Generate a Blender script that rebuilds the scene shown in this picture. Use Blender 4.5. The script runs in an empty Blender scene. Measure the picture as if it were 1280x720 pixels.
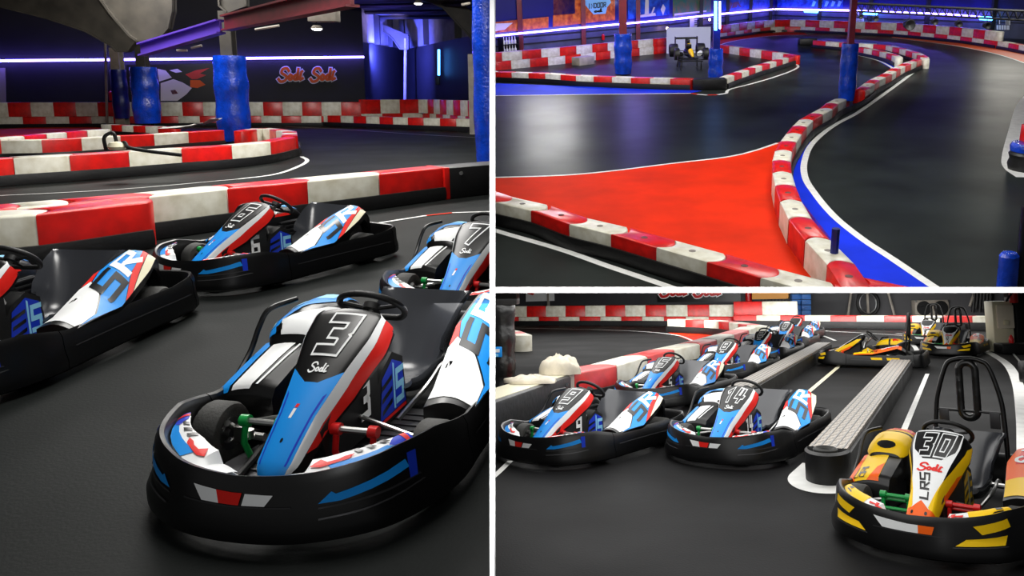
import bpy, bmesh, math, random
from mathutils import Vector, Matrix, noise
random.seed(7)
PI = math.pi
scene = bpy.context.scene
COL = scene.collection

# ------------------------------------------------------------------ camera
# One shift-lens camera looks into three neighbouring halls that are
# separated by a thin white-edged partition and a thin white-edged deck.
F, PX, PY = 950.0, 740.0, 260.0
EYE = Vector((0, 0, 1.7))
cd = bpy.data.cameras.new('camera')
cam = bpy.data.objects.new('camera', cd)
COL.objects.link(cam)
cam.location = EYE
cam.rotation_euler = (PI/2, 0, 0)
cd.sensor_width = 36.0
cd.lens = F/1280*36.0
cd.shift_x = (640-PX)/1280
cd.shift_y = (PY-360)/1280
cd.clip_start = 0.05
cd.clip_end = 400
scene.camera = cam

class Room:
    """A hall: floor plane below the eye, metres along the floor (u right, v away, z up)."""
    def __init__(s, H, b, hc):
        n = Vector((b, (H-PY)/F, 1)).normalized()
        y = Vector((0, 1, 0)); y = (y-n*y.dot(n)).normalized()
        s.n, s.y, s.x, s.hc = n, y, y.cross(n), hc
        o = EYE-n*hc
        s.M = Matrix(((s.x.x, y.x, n.x, o.x), (s.x.y, y.y, n.y, o.y), (s.x.z, y.z, n.z, o.z), (0, 0, 0, 1)))
    def ray(s, x, y):
        d = Vector(((x-PX)/F, 1, -(y-PY)/F))
        return Vector((d.dot(s.x), d.dot(s.y), d.dot(s.n)))
    def fl(s, x, y, z=0.0):                 # where a sight line meets the level z
        d = s.ray(x, y); t = (z-s.hc)/d.z
        return Vector((d.x*t, d.y*t, z))
    def at(s, x, y, v):                     # where it is v metres away
        d = s.ray(x, y); t = v/d.y
        return Vector((d.x*t, v, d.z*t+s.hc))
    def wall(s, A, B, x, y, off=0.0):       # where it meets the upright plane through A and B
        nx, ny = -(B.y-A.y), (B.x-A.x)
        L = math.hypot(nx, ny); nx, ny = nx/L, ny/L
        d = s.ray(x, y)
        k = nx*A.x+ny*A.y-off
        t = k/(nx*d.x+ny*d.y)
        return Vector((d.x*t, d.y*t, d.z*t+s.hc))
R1 = Room(116.0, 0, 1.67)
R2 = Room(-26.0, -.02, 5.0)
R3 = Room(360.0, -.017, 1.732)

# ------------------------------------------------------------------ materials
def lin(c):
    return tuple(((v/255)/12.92 if v/255 <= .04045 else ((v/255+.055)/1.055)**2.4) for v in c)+(1,)
MATS = {}
def mat(name, rgb, rough=.5, metal=0, spec=.5, var=0, vscale=6, bump=0, bscale=30, rvar=0, coat=0, rgb2=None):
    m = bpy.data.materials.new(name); m.use_nodes = True
    nt = m.node_tree; b = nt.nodes['Principled BSDF']
    b.inputs['Base Color'].default_value = lin(rgb)
    b.inputs['Roughness'].default_value = rough
    b.inputs['Metallic'].default_value = metal
    b.inputs['Specular IOR Level'].default_value = spec
    b.inputs['Coat Weight'].default_value = coat
    if var or bump or rvar:
        tc = nt.nodes.new('ShaderNodeTexCoord')
        n = nt.nodes.new('ShaderNodeTexNoise'); n.inputs['Scale'].default_value = vscale
        n.inputs['Detail'].default_value = 6
        nt.links.new(tc.outputs['Object'], n.inputs['Vector'])
    if var:
        mx = nt.nodes.new('ShaderNodeMix'); mx.data_type = 'RGBA'
        r = nt.nodes.new('ShaderNodeValToRGB')
        r.color_ramp.elements[0].position = .35; r.color_ramp.elements[1].position = .68
        nt.links.new(n.outputs['Fac'], r.inputs['Fac'])
        mx.inputs['A'].default_value = lin(rgb)
        c2 = rgb2 or tuple(max(0, v*(1-var)) for v in rgb)
        mx.inputs['B'].default_value = lin(c2)
        nt.links.new(r.outputs['Color'], mx.inputs['Factor'])
        nt.links.new(mx.outputs['Result'], b.inputs['Base Color'])
    if rvar:
        mr = nt.nodes.new('ShaderNodeMapRange')
        mr.inputs['To Min'].default_value = max(0, rough-rvar); mr.inputs['To Max'].default_value = min(1, rough+rvar)
        nt.links.new(n.outputs['Fac'], mr.inputs['Value'])
        nt.links.new(mr.outputs['Result'], b.inputs['Roughness'])
    if bump:
        n2 = nt.nodes.new('ShaderNodeTexNoise'); n2.inputs['Scale'].default_value = bscale
        n2.inputs['Detail'].default_value = 4
        nt.links.new(tc.outputs['Object'], n2.inputs['Vector'])
        bp = nt.nodes.new('ShaderNodeBump'); bp.inputs['Strength'].default_value = bump
        bp.inputs['Distance'].default_value = .02
        nt.links.new(n2.outputs['Fac'], bp.inputs['Height'])
        nt.links.new(bp.outputs['Normal'], b.inputs['Normal'])
    MATS[name] = m
    return m
def glow(name, rgb, strength):
    m = bpy.data.materials.new(name); m.use_nodes = True
    b = m.node_tree.nodes['Principled BSDF']
    b.inputs['Base Color'].default_value = (.02, .02, .02, 1)
    b.inputs['Emission Color'].default_value = rgb+(1,)
    b.inputs['Emission Strength'].default_value = strength
    return m
BLK = mat('black_plastic', (7, 7, 8), .33, var=.3, vscale=5, rvar=.06, spec=.4)
BLKM = mat('matt_black', (10, 10, 11), .55)
SEATM = mat('seat_plastic', (58, 60, 65), .25, spec=.7, rvar=.06, vscale=4)
RUB = mat('tyre_rubber', (62, 62, 60), .75, var=.25, vscale=12, bump=.15, bscale=80)
BELT = mat('rubber_belt', (16, 16, 17), .5, var=.5, vscale=3, rvar=.15, bump=.25, bscale=14)
STEEL = mat('steel', (190, 190, 188), .28, metal=1)
ALU = mat('aluminium', (150, 150, 150), .4, metal=1)
GREYM = mat('dark_grey_metal', (62, 62, 64), .45, metal=.6)
WHT = mat('sticker_white', (236, 238, 238), .4, spec=.3)
BLU = mat('sticker_blue', (22, 140, 226), .4, spec=.3)
DBL = mat('sticker_deep_blue', (26, 56, 190), .4, spec=.3)
CHQ = mat('sticker_pale_blue', (140, 205, 240), .4, spec=.3)
RED = mat('sticker_red', (222, 32, 24), .4, spec=.3)
CRM = mat('sticker_cream', (226, 220, 190), .35)
STB = mat('sticker_black', (10, 10, 12), .3)
YEL = mat('sticker_yellow', (246, 200, 12), .4, spec=.3)
ORG = mat('sticker_orange', (242, 98, 14), .4, spec=.3)
GRN = mat('green_paint', (20, 150, 70), .35)
PRED = mat('red_paint', (205, 24, 24), .3)
BRED = mat('barrier_red', (222, 26, 20), .32, var=.22, vscale=3.5, rvar=.1)
BWHT = mat('barrier_white', (226, 224, 210), .38, var=.16, vscale=4, rvar=.1, rgb2=(196, 190, 168))
PLUG = mat('plug', (90, 50, 45), .6)
PLUGG = mat('plug_grey', (120, 112, 104), .6)
PADB = mat('blue_vinyl', (8, 66, 205), .2, var=.3, vscale=3, bump=1.0, bscale=16, coat=.3)
PADN = mat('navy_vinyl', (10, 28, 130), .3, var=.3, vscale=3, bump=.7, bscale=7)
PADK = mat('black_vinyl', (22, 22, 22), .3, var=.4, vscale=3, bump=.9, bscale=7)

# ------------------------------------------------------------------ mesh builder
class MB:
    def __init__(s):
        s.v, s.f, s.m, s.s = [], [], [], []
    def add(s, vs, fs, mi=0, sm=False):
        b = len(s.v); s.v += [tuple(v) for v in vs]
        for f in fs:
            s.f.append([b+i for i in f]); s.m.append(mi); s.s.append(sm)
        return s
    def box(s, c, d, mi=0, rot=None):
        vs = [Vector((x*d[0]/2, y*d[1]/2, z*d[2]/2)) for x in (-1, 1) for y in (-1, 1) for z in (-1, 1)]
        if rot is not None: vs = [rot @ v for v in vs]
        vs = [v+Vector(c) for v in vs]
        return s.add(vs, [(0, 1, 3, 2), (4, 6, 7, 5), (0, 4, 5, 1), (2, 3, 7, 6), (0, 2, 6, 4), (1, 5, 7, 3)], mi)
    def loft(s, rows, cu=False, cv=False, mi=0, sm=True, caps=False):
        n = len(rows[0]); R = len(rows); fs = []
        for i in range(R if cv else R-1):
            for j in range(n if cu else n-1):
                a, b = i*n+j, i*n+(j+1) % n
                c, d = ((i+1) % R)*n+(j+1) % n, ((i+1) % R)*n+j
                fs.append((a, b, c, d))
        if caps:
            fs += [tuple(range(n))[::-1], tuple((R-1)*n+j for j in range(n))]
        return s.add([p for r in rows for p in r], fs, mi, sm)
    def tube(s, path, r, seg=8, closed=False, mi=0, caps=True):
        P = [Vector(p) for p in path]; N = len(P); rows = []
        up = None
        for i in range(N):
            a = P[(i-1) % N] if (closed or i > 0) else P[i]
            b = P[(i+1) % N] if (closed or i < N-1) else P[i]
            t = (b-a).normalized()
            if up is None:
                up = Vector((0, 0, 1)) if abs(t.z) < .9 else Vector((1, 0, 0))
            x = t.cross(up)
            if x.length < 1e-5: x = t.orthogonal()
            x.normalize(); y = x.cross(t).normalized(); up = y
            rr = r[i] if isinstance(r, (list, tuple)) else r
            rows.append([P[i]+(x*math.cos(2*PI*k/seg)+y*math.sin(2*PI*k/seg))*rr for k in range(seg)])
        return s.loft(rows, cu=True, cv=closed, mi=mi, caps=caps and not closed)
    def lathe(s, prof, axis='z', c=(0, 0, 0), seg=24, mi=0, sm=True):
        rows = []
        for k in range(seg):
            a = 2*PI*k/seg; row = []
            for r, h in prof:
                p = (r*math.cos(a), r*math.sin(a), h)
                if axis == 'x': p = (h, r*math.cos(a), r*math.sin(a))
                if axis == 'y': p = (r*math.sin(a), h, r*math.cos(a))
                row.append(Vector(p)+Vector(c))
            rows.append(row)
        return s.loft(rows, cv=True, mi=mi, sm=sm)
    def prism(s, poly, d, mi=0):
        """poly: 3-D outline, pushed along d"""
        n = len(poly); A = [Vector(p) for p in poly]; B = [p+Vector(d) for p in A]
        fs = [tuple(range(n))[::-1], tuple(range(n, 2*n))]+[(i, (i+1) % n, n+(i+1) % n, n+i) for i in range(n)]
        return s.add(A+B, fs, mi)
    def flat(s, poly, mi=0):
        return s.add(poly, [tuple(range(len(poly)))], mi)
    def decal(s, surf, polys, mi, off=.002, ref=(0, 0, 1), nu=10, nv=14, span=(0, 1, 0, 1), sm=True):
        """flat outlines in surface coordinates, cut to the surface's own curve"""
        bm = bmesh.new()
        for poly in polys:
            try: bm.faces.new([bm.verts.new((p[0], p[1], 0)) for p in poly])
            except ValueError: pass
        bmesh.ops.triangulate(bm, faces=bm.faces[:])
        for i in range(nu+1):
            x = span[0]+(span[1]-span[0])*i/nu
            bmesh.ops.bisect_plane(bm, geom=bm.verts[:]+bm.edges[:]+bm.faces[:], plane_co=(x, 0, 0), plane_no=(1, 0, 0))
        for i in range(nv+1):
            y = span[2]+(span[3]-span[2])*i/nv
            bmesh.ops.bisect_plane(bm, geom=bm.verts[:]+bm.edges[:]+bm.faces[:], plane_co=(0, y, 0), plane_no=(0, 1, 0))
        bm.verts.index_update(); vs = []
        for v in bm.verts:
            u, w = v.co.x, v.co.y; e = 1e-3
            p = surf(u, w)
            n = (surf(u+e, w)-surf(u-e, w)).cross(surf(u, w+e)-surf(u, w-e))
            n = n.normalized() if n.length > 1e-12 else Vector(ref)
            if n.dot(Vector(ref)) < 0: n = -n
            vs.append(p+n*off)
        s.add(vs, [[v.index for v in f.verts] for f in bm.faces], mi, sm)
        bm.free(); return s
    def mesh(s, name, mats, sharp=38, bev=0, bseg=2):
        me = bpy.data.meshes.new(name)
        me.from_pydata(s.v, [], s.f)
        for m in mats: me.materials.append(m)
        me.polygons.foreach_set('material_index', s.m)
        me.polygons.foreach_set('use_smooth', s.s)
        bm = bmesh.new(); bm.from_mesh(me)
        bmesh.ops.remove_doubles(bm, verts=bm.verts[:], dist=1e-5)
        if bev:
            es = [e for e in bm.edges if len(e.link_faces) == 2 and e.calc_face_angle(0) > .5]
            bmesh.ops.bevel(bm, geom=es, offset=bev, segments=bseg, profile=.5, affect='EDGES', clamp_overlap=True)
            for f in bm.faces: f.smooth = True
        bmesh.ops.recalc_face_normals(bm, faces=bm.faces[:])
        bm.to_mesh(me); bm.free()
        me.set_sharp_from_angle(angle=math.radians(sharp))
        me.update()
        return me
    def build(s, name, mats, parent=None, room=None, loc=(0, 0, 0), rz=0, **k):
        return link(name, s.mesh(name, mats if isinstance(mats, (list, tuple)) else [mats], **k), parent, room, loc, rz)

ROOMOF = {}
def link(name, me, parent=None, room=None, loc=(0, 0, 0), rz=0, sx=1):
    o = bpy.data.objects.new(name, me); COL.objects.link(o)
    T = Matrix.Translation(Vector(loc)) @ Matrix.Rotation(rz, 4, 'Z') @ Matrix.Diagonal((sx, 1, 1, 1))
    if parent is not None:
        o.parent = parent; o.matrix_local = T
    else:
        o.matrix_world = (room.M @ T) if room else T
        ROOMOF[o.name] = room
    return o
def empty(name, room, loc=(0, 0, 0), rz=0):
    o = link(name, None, None, room, loc, rz); o.empty_display_size = .2
    return o
def tag(o, label, cat, group=None, kind=None):
    o['label'] = label; o['category'] = cat
    if group: o['group'] = group
    if kind: o['kind'] = kind
    return o
def struct(o, label=None):
    o['kind'] = 'structure'
    if label: o['label'] = label
    return o
def copy_thing(root, room, loc, rz):
    c = root.copy(); COL.objects.link(c)
    c.matrix_world = room.M @ Matrix.Translation(Vector(loc)) @ Matrix.Rotation(rz, 4, 'Z')
    ROOMOF[c.name] = room
    for ch in list(root.children):
        d = ch.copy(); COL.objects.link(d); d.parent = c
        for g in list(ch.children):
            e = g.copy(); COL.objects.link(e); e.parent = d
    return c
def crv(pts, n=6, closed=False):
    """smooth curve through points"""
    P = [Vector(p) for p in pts]; N = len(P); out = []
    for i in range(N if closed else N-1):
        p0 = P[(i-1) % N] if (closed or i > 0) else P[i]*2-P[i+1]
        p1, p2 = P[i], P[(i+1) % N]
        p3 = P[(i+2) % N] if (closed or i < N-2) else P[i+1]*2-P[i]
        for k in range(n):
            t = k/n
            out.append(.5*((2*p1)+(p2-p0)*t+(2*p0-5*p1+4*p2-p3)*t*t+(3*p1-p0-3*p2+p3)*t**3))
    if not closed: out.append(P[-1])
    return out
def lerp(tab, t):
    """piecewise linear table [(t, value)...]"""
    if t <= tab[0][0]: return tab[0][1]
    for (a, x), (b, y) in zip(tab, tab[1:]):
        if t <= b: return x+(y-x)*(t-a)/(b-a)
    return tab[-1][1]

# ------------------------------------------------------------------ lettering as strokes
GL = {'0': [[(0, 0), (0, 1), (.6, 1), (.6, 0), (0, 0)]], '1': [[(.08, .8), (.34, 1), (.34, 0)]],
      '2': [[(0, 1), (.6, 1), (.6, .5), (0, .5), (0, 0), (.6, 0)]],
      '3': [[(0, 1), (.58, 1), (.58, .62), (.44, .5), (.58, .38), (.58, 0), (0, 0)], [(.24, .5), (.44, .5)]],
      '4': [[(.05, 1), (0, .35), (.65, .35)], [(.45, .95), (.45, 0)]], '5': [[(.6, 1), (0, 1), (0, .5), (.6, .5), (.6, 0), (0, 0)]],
      '6': [[(.6, 1), (0, 1), (0, 0), (.6, 0), (.6, .5), (0, .5)]], '7': [[(0, 1), (.6, 1), (.25, 0)]],
      '8': [[(0, 0), (0, 1), (.6, 1), (.6, 0), (0, 0)], [(0, .5), (.6, .5)]], '9': [[(.6, .5), (0, .5), (0, 1), (.6, 1), (.6, 0), (0, 0)]],
      'S': [[(.6, 1), (0, 1), (0, .5), (.6, .5), (.6, 0), (0, 0)]], 'R': [[(0, 0), (0, 1), (.6, 1), (.6, .5), (0, .5)], [(.2, .5), (.6, 0)]],
      'L': [[(0, 1), (0, 0), (.55, 0)]], 'I': [[(.3, 1), (.3, 0)]], 'N': [[(0, 0), (0, 1), (.6, 0), (.6, 1)]], 'D': [[(0, 0), (0, 1), (.4, 1), (.6, .8), (.6, .2), (.4, 0), (0, 0)]],
      'O': [[(0, 0), (0, 1), (.6, 1), (.6, 0), (0, 0)]], 'A': [[(0, 0), (.3, 1), (.6, 0)], [(.12, .38), (.48, .38)]], 'K': [[(0, 0), (0, 1)], [(.6, 1), (0, .45), (.6, 0)]],
      'B': [[(0, 0), (0, 1), (.5, 1), (.5, .55), (0, .5), (.6, .5), (.6, 0), (0, 0)]]}
def stroke(pts, w):
    """one polyline as mitred quads"""
    P = [Vector((p[0], p[1])) for p in pts]; n = len(P); closed = (P[0]-P[-1]).length < 1e-6
    if closed: P = P[:-1]; n -= 1
    L, R = [], []
    for i in range(n):
        a = P[(i-1) % n] if (closed or i > 0) else None
        b = P[(i+1) % n] if (closed or i < n-1) else None
        d1 = (P[i]-a).normalized() if a is not None else None
        d2 = (b-P[i]).normalized() if b is not None else None
        if d1 is None: nn = Vector((-d2.y, d2.x)); p = P[i]-d2*w*.5; k = 1
        elif d2 is None: nn = Vector((-d1.y, d1.x)); p = P[i]+d1*w*.5; k = 1
        else:
            n1, n2 = Vector((-d1.y, d1.x)), Vector((-d2.y, d2.x))
            nn = n1+n2
            nn = nn.normalized() if nn.length > 1e-4 else n1
            k = min(1/max(.3, nn.dot(n1)), 1.6); p = P[i]
        L.append(p+nn*w*.5*k); R.append(p-nn*w*.5*k)
    return [[tuple(L[i]), tuple(L[(i+1) % n]), tuple(R[(i+1) % n]), tuple(R[i])] for i in range(n if closed else n-1)]
SODI = [crv([(.8, .82), (.62, 1.02), (.3, .95), (.22, .68), (.5, .5), (.68, .3), (.5, .05), (.18, .0), (.0, .18)], 4),
        crv([(.98, .5), (.84, .36), (.9, .14), (1.08, .16), (1.12, .38), (.98, .5)], 4), crv([(1.52, .46), (1.36, .46), (1.28, .22), (1.42, .12), (1.54, .3), (1.6, .92)], 4),
        [(1.58, .5), (1.6, .14), (1.7, .16)], [(1.84, .5), (1.8, .3), (1.86, .12), (2.0, .18)], [(1.88, .7), (1.92, .74)]]
def text(s, w, gap=.3):
    out, x = [], 0
    for ch in s:
        if ch == ' ': x += .5; continue
        for pl in GL[ch]: out += stroke([(p[0]+x, p[1]) for p in pl], w)
        x += .6+gap
    return out, x-gap
def logo(w):
    o = []
    for pl in SODI: o += stroke(pl, w)
    return o
def place(polys, f):
    return [[f(*p) for p in q] for q in polys]
# ------------------------------------------------------------------ karts  (own axes: +y ahead, +x the driver's right)
HALF = [(0, 1.07), (.19, 1.05), (.35, .985), (.48, .885), (.56, .75), (.615, .59), (.64, .43), (.635, .12), (.635, -.3), (.645, -.72), (.625, -.94), (.52, -1.04), (.28, -1.06), (0, -1.06)]
_c = crv([(-.19, 1.05, 0)]+[(x, y, 0) for x, y in HALF]+[(-.28, -1.06, 0)], 8)[8:-8]
_d = [0.0]
for _a, _b in zip(_c, _c[1:]): _d.append(_d[-1]+(_b-_a).length)
_d = [x/_d[-1] for x in _d]
def ring(q):
    s = 1 if q >= 0 else -1; q = min(abs(q), 1)
    for i in range(len(_d)-1):
        if q <= _d[i+1]:
            p = _c[i].lerp(_c[i+1], (q-_d[i])/max(1e-9, _d[i+1]-_d[i])); break
    return Vector((p.x*s, p.y, 0))
def ringn(q):
    e = .012
    t = ring(min(1, q+e))-ring(max(-1, q-e))
    return Vector((-t.y, t.x, 0)).normalized()
def bump_prof(q):
    a = abs(q)
    zt = lerp([(0, .285), (.1, .30), (.2, .335), (.27, .335), (.36, .275), (.7, .275), (.8, .31), (1, .31)], a)
    k = lerp([(0, 1), (.25, 1), (.36, .55), (.8, .55), (1, .5)], a)
    return [(-.045, zt-.035), (-.028, zt-.006), (-.012, zt), (.008, zt-.035), (.022*k, .175), (.05*k, .11), (.05*k, .06), (.01, .04), (-.04, .05)]
def bump_surf(q, t):
    pr = bump_prof(q); x = max(0, min(.9999, t))*(len(pr)-1); i = int(x); f = x-i
    a, b = pr[i], pr[i+1]
    n = ringn(q)
    return ring(q)-n*-(a[0]+(b[0]-a[0])*f)+Vector((0, 0, a[1]+(b[1]-a[1])*f))
def bump_part(q0, q1, n):
    m = MB(); rows = []
    for i in range(n+1):
        q = q0+(q1-q0)*i/n; nn = ringn(q)
        rows.append([ring(q)+nn*a+Vector((0, 0, z)) for a, z in bump_prof(q)])
    m.loft(rows, cu=True, caps=True)
    return m
NC = crv([(0, .875, .185), (0, .85, .225), (0, .72, .325), (0, .54, .445), (0, .36, .560), (0, .215, .645), (0, .165, .662), (0, .125, .63)], 6)
_nd = [0.0]
for _a, _b in zip(NC, NC[1:]): _nd.append(_nd[-1]+(_b-_a).length)
def nose_c(v):
    x = max(0, min(.99999, v))*_nd[-1]
    for i in range(len(NC)-1):
        if x <= _nd[i+1]: return NC[i].lerp(NC[i+1], (x-_nd[i])/max(1e-9, _nd[i+1]-_nd[i]))
    return NC[-1]
def nose_surf(u, v):
    c = nose_c(v); t = (nose_c(min(1, v+.03))-nose_c(max(0, v-.03))).normalized()
    n = Vector((0, -t.z, t.y)); n = n if n.y+n.z > 0 else -n
    W = lerp([(0, .07), (.06, .09), (.3, .105), (.55, .15), (.75, .20), (.9, .205), (1, .15)], v)
    D = lerp([(0, .03), (.1, .07), (.5, .12), (.8, .10), (1, .05)], v)
    a = abs(u); s = 1 if u >= 0 else -1
    if a < .62: x, d = W*.78*(a/.62), .018*(a/.62)**2
    else:
        k = (a-.62)/.38; x, d = W*(.78+.22*math.sin(k*1.4)), .018+D*k**1.15
    return c+Vector((x*s, 0, 0))-n*d
def seat_mesh():
    P = crv([(0, -.06, .20), (0, -.18, .135), (0, -.36, .105), (0, -.50, .13), (0, -.575, .22), (0, -.635, .34), (0, -.69, .455), (0, -.72, .53)], 4)
    rows = []
    for i, p in enumerate(P):
        f = i/(len(P)-1)
        t = (P[min(i+1, len(P)-1)]-P[max(i-1, 0)]).normalized(); n = Vector((0, -t.z, t.y))
        if n.y+n.z < 0: n = -n
        w = lerp([(0, .17), (.3, .19), (.6, .205), (.8, .24), (1, .265)], f)
        d = lerp([(0, .04), (.2, .11), (.45, .20), (.62, .22), (.8, .14), (1, .03)], f)
        us = [-1, -.96, -.88, -.78, -.6, -.3, 0, .3, .6, .78, .88, .96, 1]
        fr = [p+Vector((w*math.sin(u*1.45)/math.sin(1.45), 0, 0))+n*(d*abs(u)**3.2) for u in us]
        bk = [p+Vector((w*math.sin(u*1.45)/math.sin(1.45)*1.05, 0, 0))+n*(d*abs(u)**3.2-.022) for u in us[::-1]]
        rows.append(fr+bk)
    return MB().loft(rows, cu=True, caps=True)
def lpod(z1):
    def S(u, v):
        y = .30-1.04*v
        xi = lerp([(0, .40), (.25, .37), (.6, .33), (.9, .36), (1, .40)], v)
        xo = lerp([(0, .635), (.4, .645), (.75, .61), (.92, .56), (1, .50)], v)
        zi = lerp([(0, .26), (.15, .285), (.45, .30+.1*z1), (.7, .30+.2*z1), (.86, .30+.25*z1), (.95, .30+.20*z1), (1, .34)], v)
        zo = lerp([(0, .255), (.15, .275), (.4, .285), (.7, .29+.13*z1), (.86, .30+.2*z1), (.95, .28+.16*z1), (1, .33)], v)
        return Vector((-(xi+(xo-xi)*u), y, zi+(zo-zi)*u+.035*math.sin(PI*u)))
    return S
def grid(surf, nu, nv, sk=.012):
    rows = [[surf(i/nu, j/nv) for i in range(nu+1)] for j in range(nv+1)]
    return rows
def tyre(w, r):
    prof = [(r*.55, -w*.42), (r*.8, -w*.5), (r*.94, -w*.46), (r, -w*.34), (r, w*.34), (r*.94, w*.46), (r*.8, w*.5), (r*.55, w*.42)]
    return MB().lathe(prof, 'x', seg=28)
def rim(w, r):
    m = MB().lathe([(.02, -w*.2), (r*.28, -w*.2), (r*.34, -w*.34), (r*.58, -w*.40), (r*.58, w*.40), (r*.34, w*.34), (r*.28, w*.2), (.02, w*.2)], 'x', seg=20)
    m.lathe([(.001, -w*.45), (.022, -w*.45), (.022, w*.45), (.001, w*.45)], 'x', seg=10)
    return m
def side(s, f):                             # mirror helper for lists of points
    return [(p[0]*s,)+tuple(p[1:]) for p in f]

def make_kart(kind, room, loc, rz):
    B = kind == 'blue'
    root = empty('go_kart', room, loc, rz)
    def part(name, mb, mats, parent=root, **k): return mb.build(name, mats, parent, **k)
    # --- wrap-round bumpers
    m = bump_part(-.34, .34, 56)
    def bd(polys, mi, off=.004): m.decal(bump_surf, polys, mi, off, (0, 1, .2), 34, 16, (-.34, .34, 0, 1))
    T0, T1 = .395, .475
    if B:
        bd([[(.055, T0), (.022, T0+.005), (.018, T1), (.042, T1)]], 1); bd([[(.022, T0+.005), (-.012, T0+.008), (-.008, T1), (.018, T1)]], 2)
        bd([[(-.016, T0+.012), (-.05, T0+.02), (-.04, T1), (-.012, T1)]], 1)
        for s in (1, -1):
            bd([side(s, [(.10, T1), (.115, T0+.03), (.12, T0+.045), (.205, T0), (.21, T0+.035), (.125, T1)])], 3)
            bd([side(s, [(.208, T0-.02), (.222, T0-.02), (.222, T1), (.21, T1)])], 4)
            bd([side(s, [(.10, .492), (.225, .47), (.228, .478), (.10, .503)]), side(s, [(.1, .56), (.15, .545), (.23, .50), (.234, .508), (.15, .557), (.1, .572)])], 5)
    else:
        bd([[(.07, T0-.005), (-.02, T0+.005), (-.02, T1), (.05, T1)]], 1); bd([[(-.02, T0+.005), (-.05, T0+.01), (-.045, T1), (-.02, T1)]], 6)
        for s in (1, -1):
            bd([side(s, [(.12, T0), (.19, T0-.02), (.195, T0+.03), (.135, T1-.02)])], 7)
            bd([side(s, [(.085, .56), (.105, .49), (.185, .47), (.175, .545)])], 7)
            bd([side(s, [(.08, .572), (.18, .556), (.182, .564), (.08, .582)])], 5)
    bd([[(.07, T1+.005), (-.07, T1+.005), (-.07, T1+.014), (.07, T1+.014)]], 5)
    part('front_bumper', m, [BLK, WHT, RED, BLU, DBL, GREYM, ORG, YEL])
    for s in (1, -1):
        m = bump_part(.342*s, .765*s, 26)
        m.decal(bump_surf, [side(s, [(.37, .50), (.75, .50), (.75, .515), (.37, .515)])], 1, .004, (s, 0, .1), 30, 8, (-.8, .8, 0, 1))
        if not B:
            m.decal(bump_surf, [side(s, [(.50, .40), (.57, .40), (.575, .49), (.505, .49)]), side(s, [(.60, .40), (.68, .40), (.685, .49), (.605, .49)])], 2, .004, (s, 0, .1), 30, 8, (-.8, .8, 0, 1))
        part('side_bumper', m, [BLK, GREYM, YEL])
    rows = []
    m = MB()
    for i in range(25):
        q = .768+.464*i/24
        q2 = q if q <= 1 else q-2
        nn = ringn(q2) if abs(abs(q2)-1) > .02 else Vector((0, -1, 0))
        rows.append([ring(q2)+nn*a+Vector((0, 0, z)) for a, z in bump_prof(q2)])
    m.loft(rows, cu=True, caps=True); part('rear_bumper', m, [BLK])
    # --- floor, frame, axles
    m = MB().prism([(x, y, .055) for x, y in ((-.30, .88), (.30, .88), (.40, .60), (.34, .3), (.34, -.1), (-.34, -.1), (-.34, .3), (-.40, .60))], (0, 0, .012))
    for k in range(12): m.box((0, -.02+k*.06, .071), (.56, .012, .008))
    part('floor_tray', m, [GREYM])
    for s in (1, -1):
        part('frame_rail', MB().tube(crv(side(s, [(.20, .9, .10), (.27, .6, .09), (.36, .2, .09), (.30, -.3, .09), (.32, -.8, .12)]), 5), .016), [BLKM])
    part('rear_axle', MB().tube([(-.52, -.62, .14), (.52, -.62, .14)], .02), [STEEL])
    for s in (1, -1):
        t = part('front_tyre', tyre(.13, .139), [RUB], loc=(.516*s, .467, .139)); part('wheel_rim', rim(.13, .139), [ALU], t)
        t = part('rear_tyre', tyre(.19, .143), [RUB], loc=(.515*s, -.62, .143)); part('wheel_rim', rim(.19, .143), [ALU], t)
        m = MB().tube([(.44*s, .467, .14), (.30*s, .46, .13)], .018).tube([(.44*s, .42, .17), (.05*s, .36, .24)], .010).tube([(.44*s, .40, .10), (.44*s, .52, .21)], .016)
        m.box((.40*s, .47, .15), (.05, .06, .07)); m.lathe([(.001, -.02), (.02, -.02), (.02, .02), (.001, .02)], 'z', (.33*s, .52, .17), 10)
        part('steering_rod', m, [STEEL])
        # inner front panels behind the lip of the bumper
        def fp(q, r, s=s):
            n = ringn(q); p = ring(q)-n*(.05+.105*r*lerp([(0, .6), (.06, 1), (.14, 1), (.25, .35)], abs(q)))
            return p+Vector((0, 0, bump_prof(q)[1][1]-.03+.02*math.sin(r*1.8)-.05*r*(abs(q) < .08)))
        m = MB(); rows = [[fp(s*(.034+.206*i/20), r/6) for r in range(7)] for i in range(21)]
        m.loft(rows); m.loft([[p-Vector((0, 0, .012)) for p in r] for r in rows])
        def fd(polys, mi, off=.003): m.decal(fp, [side(s, q) for q in polys], mi, off, (0, 0, 1), 24, 6, (-.27, .27, 0, 1))
        if B:
            fd([[(.12, 0), (.215, 0), (.20, .4), (.11, .4)]], 1); fd([[(.215, 0), (.24, 0), (.24, 1), (.218, .9), (.203, .4)]], 2)
            fd([[(.229, 0), (.235, 0), (.235, 1), (.226, .95)]], 3, .005)
            fd([[(.085, .45), (.10, .35), (.14, .42), (.15, .62), (.135, .62), (.125, .55), (.11, .55), (.10, .8)]], 3, .005)
            fd([[(.155+.022*k, .62), (.165+.022*k, .62), (.158+.022*k, .95), (.148+.022*k, .95)] for k in range(3)], 4, .005)
        else:
            fd([[(.12, 0), (.24, 0), (.24, 1), (.13, 1)]], 5)
            fd([[(.05, .2), (.09, .3), (.10, .75), (.06, .6)], [(.07, .5), (.11, .35), (.115, .55)]], 3, .005)
            fd([[(.18, .3), (.215, .25), (.215, .40), (.19, .42)], [(.20, .55), (.22, .55), (.22, .9), (.205, .9)]], 4, .005)
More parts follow.
